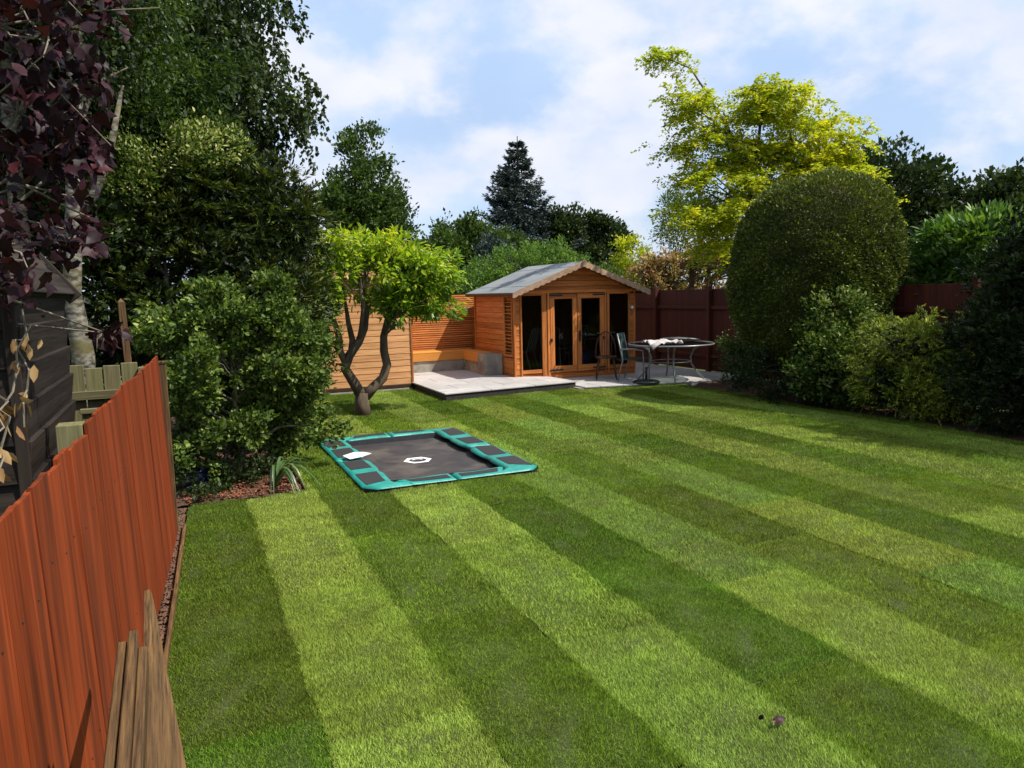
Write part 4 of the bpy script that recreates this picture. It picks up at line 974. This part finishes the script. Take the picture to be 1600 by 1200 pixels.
def purple_maple():
    rng = np.random.default_rng(32); r = empty('purple_maple', (-1.35, 3.1, 0), 0, 'purple leaved maple overhanging the dark shed at top left', 'tree')
    base = np.array((-1.35, 3.1, 0))
    cl = [(-.50, 3.2, 2.76, .20), (-.37, 3.1, 2.72, .13), (-.27, 3.3, 2.95, .10), (-.33, 3.45, 2.45, .08), (-.50, 3.35, 2.24, .16), (-.56, 3.1, 2.0, .12), (-.42, 3.65, 2.06, .07), (-.33, 3.95, 1.66, .045), (-.38, 3.7, 2.10, .06),
          (-.50, 3.35, 2.5, .17), (-.66, 3.2, 2.4, .26), (-.74, 3.2, 2.9, .28), (-.40, 3.25, 3.0, .15), (-.58, 3.15, 1.86, .09), (-.34, 3.4, 2.62, .09), (-.25, 3.35, 3.1, .09), (-.56, 3.2, 3.2, .26), (-.30, 3.4, 2.40, .05), (-.29, 4.0, 1.64, .03)]
    mb = MB(); tr = [(0, 0, -.1), (.05, 0, 1), (.12, .0, 1.8), (.25, .02, 2.5), (.35, .03, 3.3), (.4, .1, 4.2)]; mb.tube(tr, [.09, .08, .07, .055, .04, .015], 8)
    P = []; O = []
    for x, y, z, s in cl:
        c = np.array((x, y, z))-base; n = int(120*(s/.16)**1.4)
        limb_mesh(rng, mb, tr[2:], [.03]*4, [tuple(c)], .012, sides=4)
        for k in range(int(3+s*12)):
            e = c+rng.normal(size=3)*s*.9; mb.tube([tuple(c), tuple((c+e)/2+rng.normal(size=3)*.02), tuple(e)], [.005, .004, .002], 4, cap=False)
        P.append(c+np.clip(rng.normal(size=(n, 3)), -1.5, 1.5)*np.array([s, s*.8, s*.75])); O.append(rng.normal(size=(n, 3))*.6+np.array([.2, -.2, -.55]))
    P = np.concatenate(P); O = np.concatenate(O)
    leaves('crown', rng, P, O, .056, .052, LF['purple'], r, MAPLE, up=.6, jit=.9)
    mb.build('trunk', M['twig'], r, smooth=True)
purple_maple()

# ------------------------------------------------------------------ the small twisted tree
def small_tree():
    rng = np.random.default_rng(41); r = empty('small_twisted_tree', (2.46, 11.36, 0), 0, 'small lime green tree with twisted forked trunk on the lawn', 'tree')
    mb = MB()
    A = [(.0, 0, -.05), (-.02, 0, .16), (.0, 0, .34)]; mb.tube(A, [.135, .112, .105], 10)
    Lb = [(.0, 0, .26), (-.12, 0, .50), (-.24, .02, .72), (-.17, .0, .92), (-.02, -.02, 1.12), (.08, 0, 1.32), (.12, 0, 1.55), (.10, .05, 1.85)]
    Rb = [(.02, 0, .26), (.16, 0, .40), (.33, .02, .54), (.40, .0, .74), (.36, .0, .96), (.37, .02, 1.18), (.44, .02, 1.42), (.52, .05, 1.70), (.6, .05, 2.0)]
    L2 = [(-.22, .01, .78), (-.30, .05, .98), (-.30, .08, 1.2), (-.36, .1, 1.45), (-.42, .1, 1.8)]
    L3 = [(-.15, 0, .92), (-.10, .08, 1.14), (-.14, .12, 1.4), (-.18, .12, 1.8)]
    L4 = [(-.02, 0, 1.12), (.0, -.1, 1.3), (.02, -.2, 1.6), (.0, -.25, 1.9)]
    mb.tube(Lb, [.09, .08, .074, .07, .062, .054, .042, .025], 9); mb.tube(Rb, [.088, .078, .072, .068, .064, .058, .05, .038, .02], 9)
    mb.tube(L2, [.06, .055, .05, .04, .02], 7); mb.tube(L3, [.055, .05, .04, .02], 7); mb.tube(L4, [.045, .04, .03, .02], 7)
    lobes = [((-.30, .0, 2.12), (.52, .55, .52)), ((.35, 0, 2.20), (.62, .6, .52)), ((.85, -.05, 2.05), (.55, .5, .55)), ((.10, .1, 2.48), (.75, .55, .28)), ((.75, .1, 2.45), (.65, .5, .28)), ((1.05, 0, 1.75), (.48, .4, .30)), ((-.5, 0, 1.9), (.3, .4, .35)), ((.5, -.05, 1.62), (.4, .4, .2)), ((-.42, 0, 1.62), (.22, .3, .18)), ((1.22, -.05, 2.2), (.38, .4, .40))]
    P, O, T, sub, cl = crown_points(rng, lobes, 128, .18, 7, .07, 11, .8, .40)
    nodes = [p for q in (Lb[4:], Rb[5:], L2[2:], L3[2:], L4[2:]) for p in q]
    limb_mesh(rng, mb, nodes, [.05]*len(nodes), sub, .018, sides=5)
    limb_mesh(rng, mb, [tuple(s) for s in sub], [.010]*len(sub), cl[::2], .006, sides=3)
    mb.build('trunk', M['barklight'], r, smooth=True)
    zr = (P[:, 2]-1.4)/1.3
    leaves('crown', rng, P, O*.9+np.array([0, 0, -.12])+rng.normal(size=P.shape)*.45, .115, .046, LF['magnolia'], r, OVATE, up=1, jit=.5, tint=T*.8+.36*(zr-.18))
small_tree()

# ------------------------------------------------------------------ hedges and shrubs on the right
def clipped(name, label, loc, seed, a, b, zc, c, n, L, W, leaf, e=2.5, cat='hedge', nick=None, low=0., bias=0, tilt=0., rough=.03):
    """a closely sheared bush: leaves stand out of a superellipsoid skin, over an inner woody mass"""
    rng = np.random.default_rng(seed); r = empty(name, loc, 0, label, cat)
    d = rdir(rng, int(n*1.5)); A = np.array([a, b, c]); s = (np.abs(d/A)**e).sum(1)**(-1/e); P = d*s[:, None]
    nrm = unit(np.sign(P)*np.abs(P/A)**(e-1)/A)
    f = 4.3
    bump = np.sin(P[:, 0]*f+1)*np.cos(P[:, 1]*f*.9)*np.sin(P[:, 2]*f*1.1+.5)+.6*np.sin(P[:, 0]*f*2.3)*np.sin(P[:, 2]*f*2.1+P[:, 1]*5)
    tap = 1-.30*np.clip(-P[:, 2]/c-.1, 0, 1)**1.5; P[:, :2] *= tap[:, None]
    P = P*(1+rough*bump)[:, None]; P[:, 0] += tilt*P[:, 2]
    P += nrm*(rng.exponential(.014, len(P))-rng.exponential(.045, len(P))+.02*(np.sin(P[:, 0]*31)*np.sin(P[:, 2]*27+P[:, 1]*29)))[:, None]; P[:, 2] += zc
    ok = P[:, 2] > low
    if nick is not None: ok &= np.linalg.norm(P-np.array(nick[:3]), axis=1) > nick[3]
    P, nrm = P[ok], nrm[ok]
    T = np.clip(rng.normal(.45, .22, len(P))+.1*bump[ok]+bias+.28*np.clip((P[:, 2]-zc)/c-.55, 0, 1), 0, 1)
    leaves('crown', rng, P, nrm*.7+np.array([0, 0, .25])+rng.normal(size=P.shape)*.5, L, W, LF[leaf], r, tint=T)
    # inner woody mass
    mb = MB(); nu, nv = 20, 12; vs = []
    for j in range(nv+1):
        ph = -math.pi/2+math.pi*j/nv
        for i in range(nu):
            th = 2*math.pi*i/nu; q = np.array([math.cos(ph)*math.cos(th), math.cos(ph)*math.sin(th), math.sin(ph)]); k = (np.abs(q/(A*.93))**e).sum()**(-1/e); q = q*k; tp = 1-.30*max(0, min(1, -q[2]/c-.1))**1.5; q[0] *= tp; q[1] *= tp
            vs.append((q[0]+tilt*q[2], q[1], max(q[2]+zc, low+.05)))
    mb.add(vs, [(j*nu+i, j*nu+(i+1) % nu, (j+1)*nu+(i+1) % nu, (j+1)*nu+i) for j in range(nv) for i in range(nu)])
    mb.build('inner_fill', M['bark'], r)
    mb = MB(); mb.tube([(0, 0, -.1), (.02, 0, zc*.6), (0, 0, zc)], [.13, .11, .06], 8); mb.build('trunk', M['bark'], r, smooth=True)
    return r
clipped('clipped_hedge', 'huge clipped dome shaped hedge beside the garden table', (9.42, 9.28, 0), 51, 1.20, 1.12, 2.0, 1.54, 120000, .048, .018, 'yew', 2.75, nick=(.50, -1.03, 2.72, .12), low=.0, tilt=.12, rough=.036)
tree('variegated_shrub', 'shrub with pale edged leaves in front of the clipped hedge', (8.82, 8.15, 0), 52, [((0, 0, 1.15), (.55, .5, .58)), ((.15, -.1, .65), (.7, .5, .6)), ((-.2, 0, .6), (.5, .5, .55)), ((.3, .3, .9), (.6, .5, .6))], 'cream', 95, .18, 12, .06, 20, .055, .034, .05, cat='shrub', shape=OVATE, inner=.6, bias=-.02, tint_top=.3)
conifer_bush('golden_shrub', 'low rounded golden green conifer in the right bed', (8.92, 7.1, 0), 53, [((0, 0, .9), (.68, .62, .52)), ((.3, -.3, .75), (.75, .6, .6)), ((-.1, 0, .5), (.65, .65, .5)), ((.2, -.5, .5), (.65, .5, .5))], 150, .14, 24, 18, .042, .011, leaf='goldcyp', cat='shrub', trunk_r=.05, bias=.1)
conifer_bush('dark_conifer_hedge', 'dark conifer hedge at the right edge of the picture', (9.15, 5.75, 0), 54, [((0, 0, .8), (.72, .85, .85)), ((.1, -.15, 1.6), (.68, .8, .75)), ((.5, .1, 2.1), (.6, .7, .5)), ((.0, -1.0, 1.1), (.8, .8, 1.1)), ((.15, -1.0, 2.0), (.75, .8, .75))], 200, .22, 26, 18, .055, .016, leaf='dark')
conifer_bush('tall_dark_conifer', 'tall dark conifer beyond the right edge of the lawn', (11.0, 4.1, 0), 55, [((0, 0, 1.6), (1.3, 1.3, 1.6)), ((0, 0, 3.4), (1.2, 1.2, 1.3)), ((0, 0, 4.8), (.8, .8, 1.1))], 80, .4, 16, 14, .13, .04, leaf='dark')
tree('dark_underplanting', 'low dark evergreen shrub at the foot of the clipped hedge', (9.2, 9.0, 0), 59, [((0, -.6, .4), (1.0, .4, .45)), ((-.7, .3, .4), (.5, .9, .45)), ((.6, -.3, .5), (.6, .5, .5))], 'dark', 80, .16, 10, .06, 16, .05, .03, .04, cat='shrub')
tree('fern_leaf_shrub', 'thin leafy shrub between the red fence and the clipped hedge', (9.5, 11.05, 0), 57, [((0, 0, .9), (.35, .35, .5)), ((-.05, 0, .45), (.4, .35, .4))], 'mid', 24, .14, 10, .06, 16, .05, .024, .03, cat='shrub', inner=.4)
tree('laurel_bush', 'glossy bright green laurel rising above the right fence', (11.45, 7.95, 0), 58, [((0, 0, 2.25), (.85, .8, .62)), ((-.4, 0, 1.9), (.55, .6, .5)), ((.4, .1, 2.3), (.6, .6, .55)), ((0, 0, 1.4), (.8, .7, .8))], 'laurel', 130, .19, 6, .06, 12, .15, .058, .06, cat='bush', shape=OVATE, inner=.72, upw=.35, out=.8, rnd=.75, tint_top=.4)
def robinia():
    rng = np.random.default_rng(61); r = empty('golden_robinia', (10.95, 12.08, 0), 0, 'yellow green tree with airy golden foliage above the clipped hedge', 'tree')
    # crown given as clumps (x, y, z, radius) round the limbs
    lobes = [((-.9, .3, 4.3), (1.0, 1.0, .75)), ((.1, .2, 5.3), (1.0, 1.0, .8)), ((.25, 0, 6.0), (.65, .7, .5)), ((1.1, -.2, 4.9), (1.0, 1.0, .8)), ((1.25, -.2, 5.55), (.45, .5, .45)), ((1.75, -.6, 4.15), (.62, .8, .8)), ((1.5, -.4, 4.9), (.6, .7, .55)), ((-1.3, .5, 5.1), (.75, .8, .35)),
             ((-1.5, .6, 5.75), (.4, .4, .2)), ((-.3, .2, 3.5), (1.1, 1.0, .55)), ((-1.5, .5, 3.6), (.6, .7, .5)), ((1.85, -.6, 3.5), (.45, .6, .45)), ((-.7, .3, 2.9), (.9, .8, .4)), ((.6, 0, 4.3), (.9, .9, .6)), ((.9, 0, 3.6), (.9, .8, .4))]
    P0, O, T, sub, cl = crown_points(rng, lobes, 215, .32, 16, .08, 1, .5, .35)
    # the long stray shoot at the top left
    sx = np.stack([np.linspace(-1.5, -2.35, 60), np.full(60, .75), 6.72+.14*np.sin(np.linspace(0, 3, 60))], 1)+rng.normal(size=(60, 3))*np.array([.10, .1, .07])
    s2 = np.linspace(0, 1, 34)[:, None]; s3 = np.array([[-.35, .25, 4.7]])*(1-s2)+np.array([[-1.5, .75, 6.7]])*s2+rng.normal(size=(34, 3))*.10; s4 = np.stack([np.linspace(-1.0, -2.0, 26), np.full(26, .7), np.full(26, 6.02)], 1)+rng.normal(size=(26, 3))*.07; sx = np.concatenate([sx, s3, s4])
    P0 = np.concatenate([P0, sx]); O = np.concatenate([O, np.tile([[-.5, .2, 0]], (120, 1))]); T = np.concatenate([T, rng.uniform(.3, .7, 120)])
    per = 26; n = len(P0); ax = unit(O*np.array([1, 1, .4])+rng.normal(size=O.shape)*.4+np.array([0, 0, .1])); sd = unit(np.cross(ax, np.array([0, 0, 1.])))
    t = rng.uniform(0, 1, (n, per, 1)); sg = np.sign(rng.uniform(-1, 1, (n, per, 1))); ln = rng.uniform(.2, .42, (n, 1, 1))
    P = P0[:, None]+ax[:, None]*t*ln+sd[:, None]*sg*.012+rng.normal(size=(n, per, 3))*.02; P[..., 2] -= (t[..., 0]**2)*ln[..., 0]*.6
    D = sd[:, None]*sg+ax[:, None]*.4+rng.normal(size=P.shape)*.3+np.array([0, 0, -.25])
    P, D = P.reshape(-1, 3), D.reshape(-1, 3)
    leaves('crown', rng, P, D, .078, .040, LF['golden'], r, tint=np.repeat(T, per)+rng.normal(0, .15, n*per)+.12*(P[:, 0]/2)+.05)
    mb = MB()
    stems = [[(0, 0, -.1), (-.05, 0, 1.2), (-.02, 0, 2.4), (-.12, .1, 3.4), (-.2, .1, 4.4), (-.1, .1, 5.4), (.1, .1, 6.2)],
             [(.35, 0, -.1), (.5, 0, 1.5), (.62, 0, 2.8), (.72, 0, 3.8), (.7, .0, 4.8), (.6, 0, 5.5)],
             [(.8, -.1, -.1), (1.1, -.1, 1.6), (1.2, -.2, 3.0), (1.18, -.2, 4.0), (1.3, -.2, 5.4)],
             [(1.2, -.2, 3.3), (1.45, -.3, 3.9), (1.7, -.4, 4.4)],
             [(-.2, .1, 4.3), (-.60, .40, 5.2), (-.98, .62, 6.0), (-1.40, .75, 6.62), (-2.2, .75, 6.82)],
             [(-.92, .6, 5.9), (-1.4, .68, 6.04), (-1.95, .7, 6.05)]]
    nodes = []; nr = []
    for k, s in enumerate(stems):
        R = [.095, .085, .075, .06, .04, .014][k]
        rd = [R*(1-.8*i/(len(s)-1)) for i in range(len(s))]; mb.tube(s, rd, 7); nodes += s[2:] if k < 3 else s[1:2]; nr += (rd[2:] if k < 3 else rd[1:2])
    limb_mesh(rng, mb, nodes, nr, sub[:90], .03); mb.build('trunk', M['bark'], r, smooth=True)
    r.scale = (.955, .955, .93)
robinia()

# ------------------------------------------------------------------ background trees
def spruce():
    rng = np.random.default_rng(71); r = empty('blue_spruce', (14.25, 31.5, 0), 0, 'tall blue grey spruce rising behind the summerhouse roof', 'conifer')
    H = 8.75; mb = MB(); mb.tube([(0, 0, -.1), (0, 0, H*.5), (.03, 0, H)], [.2, .12, .02], 8)
    P, D = [], []
    z = 1.6
    while z < H-.15:
        rad = 3.5*((H-z)/(H-1.6))**.85*rng.uniform(.85, 1.12)+.08; nb = int(7+rad*5)
        for k in range(nb):
            a = rng.uniform(0, 2*math.pi); ln = rad*rng.uniform(.65, 1.12); d = np.array([math.cos(a), math.sin(a), 0]); s = np.array([-d[1], d[0], 0])
            m = int(40+ln*110); t = rng.uniform(.12, 1, m)**.8; base = np.array([0, 0, z+rng.normal(0, .06)])
            sag = -.28*ln*np.sin(t*math.pi*.75)+.20*ln*t**3
            off = rng.normal(0, 1, m)*.30*(1-t*.75)*min(1, ln)
            p = base+d*(t*ln)[:, None]+s*off[:, None]; p[:, 2] += sag+rng.normal(0, .03, m)-np.abs(off)*.15
            P.append(p); D.append(d*.7+s*np.sign(off)[:, None]*.7+rng.normal(size=(m, 3))*.35+np.array([0, 0, -.05]))
            mb.tube([tuple(base), tuple(base+d*ln*.5+np.array([0, 0, -.2*ln])), tuple(base+d*ln*.95+np.array([0, 0, -.05*ln]))], [.025, .018, .008], 3, cap=False)
        z += .30+.02*rng.normal()
    P = np.concatenate(P); D = np.concatenate(D)
    leaves('crown', rng, P, D, .16, .055, LF['spruce'], r); mb.build('trunk', M['bark'], r, smooth=True)
spruce()
tree('broadleaf_tree', 'dark green broadleaf tree left of the spruce on the skyline', (5.4, 24.0, 0), 72, [((.2, 0, 4.6), (1.4, 1.3, 1.7)), ((-.6, 0, 3.9), (1.3, 1.2, 1.5)), ((.9, 0, 3.6), (1.0, 1.0, 1.3)), ((.25, 0, 6.0), (.7, .7, .9)), ((-.1, 0, 2.2), (1.9, 1.3, 1.2))], 'mid', 150, .34, 16, .12, 18, .12, .08, .16, bias=-.18, inner=.6)
tree('round_top_tree', 'low rounded dark tree between broadleaf tree and spruce', (9.1, 24.5, 0), 73, [((0, 0, 3.2), (1.4, 1.2, 1.1)), ((-1.1, 0, 2.9), (.9, 1, 1.1)), ((.8, 0, 2.5), (1.1, 1, 1.2)), ((0, 0, 1.4), (2, 1.2, 1.2))], 'mid', 140, .34, 14, .12, 17, .13, .085, .13, bias=-.12)
tree('hedgerow_tree', 'dark feathery conifer low behind the slatted screen', (8.6, 20.6, 0), 74, [((0, 0, 2.4), (.75, .8, 1.0)), ((0, 0, 1.2), (.9, .9, 1.2))], 'spruce', 50, .3, 14, .1, 16, .12, .05, .1)
tree('screen_bush', 'leafy green bush growing right behind the slatted screen', (4.6, 18.3, 0), 75, [((0, 0, 1.5), (1.4, .6, .9)), ((1.5, 0, 1.2), (.8, .6, .8))], 'mid', 60, .3, 12, .1, 16, .09, .05, .08, cat='bush', bias=-.1)
tree('bright_bush', 'bright green bush spreading behind the summerhouse roof', (8.35, 17.6, 0), 76, [((-.6, 0, 2.3), (1.1, .8, .7)), ((.7, .2, 2.4), (1.0, .8, .7)), ((-1.6, .1, 1.9), (.7, .6, .7)), ((1.6, 0, 2.1), (.7, .7, .6)), ((0, 0, 1.3), (2, .8, 1.0))], 'bright', 110, .28, 12, .08, 18, .075, .042, .1, cat='bush')
tree('distant_oak', 'small dark tree on the skyline right of the spruce', (17.2, 30.5, 0), 77, [((-1.1, 0, 4.4), (.8, .8, .9)), ((.4, 0, 4.5), (1.0, .9, .8)), ((1.5, 0, 4.1), (.8, .8, .8)), ((0, 0, 2.6), (2.2, 1.2, 1.6))], 'dark', 110, .42, 13, .15, 17, .16, .11, .16, bias=.2)
tree('skyline_hedge_tree', 'mid green tree filling the skyline between spruce and small tree', (11.3, 27.5, 0), 83, [((-1.2, 0, 3.6), (1.2, .9, 1.0)), ((.4, 0, 3.2), (1.2, .9, 1.0)), ((0, 0, 1.8), (2.2, 1, 1.3))], 'mid', 100, .36, 13, .13, 16, .13, .085, .13, bias=-.2)
tree('golden_bush', 'small golden bush between bright bush and copper climber', (13.3, 20.6, 0), 78, [((0, 0, 2.9), (.55, .5, .6)), ((0, 0, 2.0), (.6, .5, .8))], 'golden', 30, .22, 10, .08, 16, .08, .05, .07, cat='bush')
tree('grey_green_tree', 'slender grey green tree behind the golden robinia', (13.4, 17.9, 0), 79, [((-.35, 0, 3.9), (.55, .6, .9)), ((.5, 0, 3.4), (.9, .8, .9)), ((1.3, -.2, 2.9), (.9, .8, .8)), ((.2, 0, 2.2), (1.3, .8, .9)), ((2.2, -1, 2.6), (1.0, .9, 1.2))], 'mid', 90, .30, 11, .11, 16, .085, .035, .09, bias=-.15)
tree('copper_climber', 'copper and cream leaved climber sprawling over the dark pergola', (11.9, 15.9, 0), 80, [((-.4, .2, 2.25), (.9, .5, .55)), ((.6, .0, 2.45), (.9, .5, .40)), ((1.4, -.3, 2.45), (.6, .5, .35)), ((-.9, .3, 1.9), (.6, .5, .6)), ((0, .1, 1.4), (1.2, .5, .8)), ((1.2, -.3, 1.5), (.8, .5, .7))], 'copper', 110, .22, 11, .07, 17, .075, .05, .06, cat='climber', shape=OVATE, tint_top=.5)
for i, (x, y, h, w, lab) in enumerate(((18.6, 15.6, 5.6, 2.2, 'wide dark tree right of the golden robinia on the skyline'), (21.8, 14.2, 5.4, 2.3, 'dark tree crown behind the laurel at the right'), (24.5, 12.9, 5.6, 2.3, 'dark tree at the far right edge of the skyline'))):
    tree('dark_tree', lab, (x, y, 0), 90+i, [((0, 0, h*.72), (w, w*.8, h*.24)), ((-.9, 0, h*.55), (w*.8, w*.8, h*.28)), ((1.0, 0, h*.55), (w*.8, w*.8, h*.28)), ((0, 0, h*.3), (w, w, h*.28))], 'dark', 140, .46, 14, .16, 17, .16, .11, .18, group='dark trees beyond the right fence', bias=.12)
tree('far_shrub', 'low green bush beside the summerhouse behind the red fence', (10.6, 18.0, 0), 95, [((0, 0, 1.6), (1.2, .8, .9)), ((.8, 0, 1.2), (1., .8, .9))], 'mid', 50, .28, 12, .1, 16, .08, .045, .08, cat='bush')

def pergola():
    r = empty('pergola', (12.0, 14.9, 0), math.radians(-24), 'dark timber pergola with square opening behind the red fence', 'pergola')
    for x in (-.6, .95, 2.0):
        board('post', (.11, .11, 2.4), (x, 0, 1.2), M['brown_dark'], r)
    board('beam', (3.2, .07, .17), (.7, -.09, 2.36), M['brown_dark'], r); board('beam', (3.2, .07, .17), (.7, .9, 2.36), M['brown_dark'], r)
    for x in (-.5, .3, 1.1, 1.9): board('rafter', (.05, 1.4, .12), (x, .4, 2.50), M['brown_dark'], r)
    board('rail', (1.05, .04, .05), (1.47, 0, 2.10), M['old_x'], r)
pergola()
def fallen_leaf():
    r = empty('fallen_leaves', (2.12, 2.23, .022), .4, 'curled dark purple leaf lying on the near lawn', 'leaf')
    rng = np.random.default_rng(3)
    leaves('blade', rng, np.array([[0, 0, .006], [-.004, .006, .008]]), np.array([[.7, -.5, .25], [.6, -.8, .3]]), .055, .05, LF['purple'], r, MAPLE, tint=np.array([.5, .96]))
    leaves('curled_tip', rng, np.array([[-.012, .045, .006]]), np.array([[-.5, .5, .4]]), .028, .03, LF['purple'], r, OVATE, tint=np.array([.1]))
    mb = MB(); mb.tube([(-.03, -.005, .004), (-.012, .004, .010), (0, 0, .008)], .0018, 5); mb.build('stalk', M['twig'], r)
fallen_leaf()
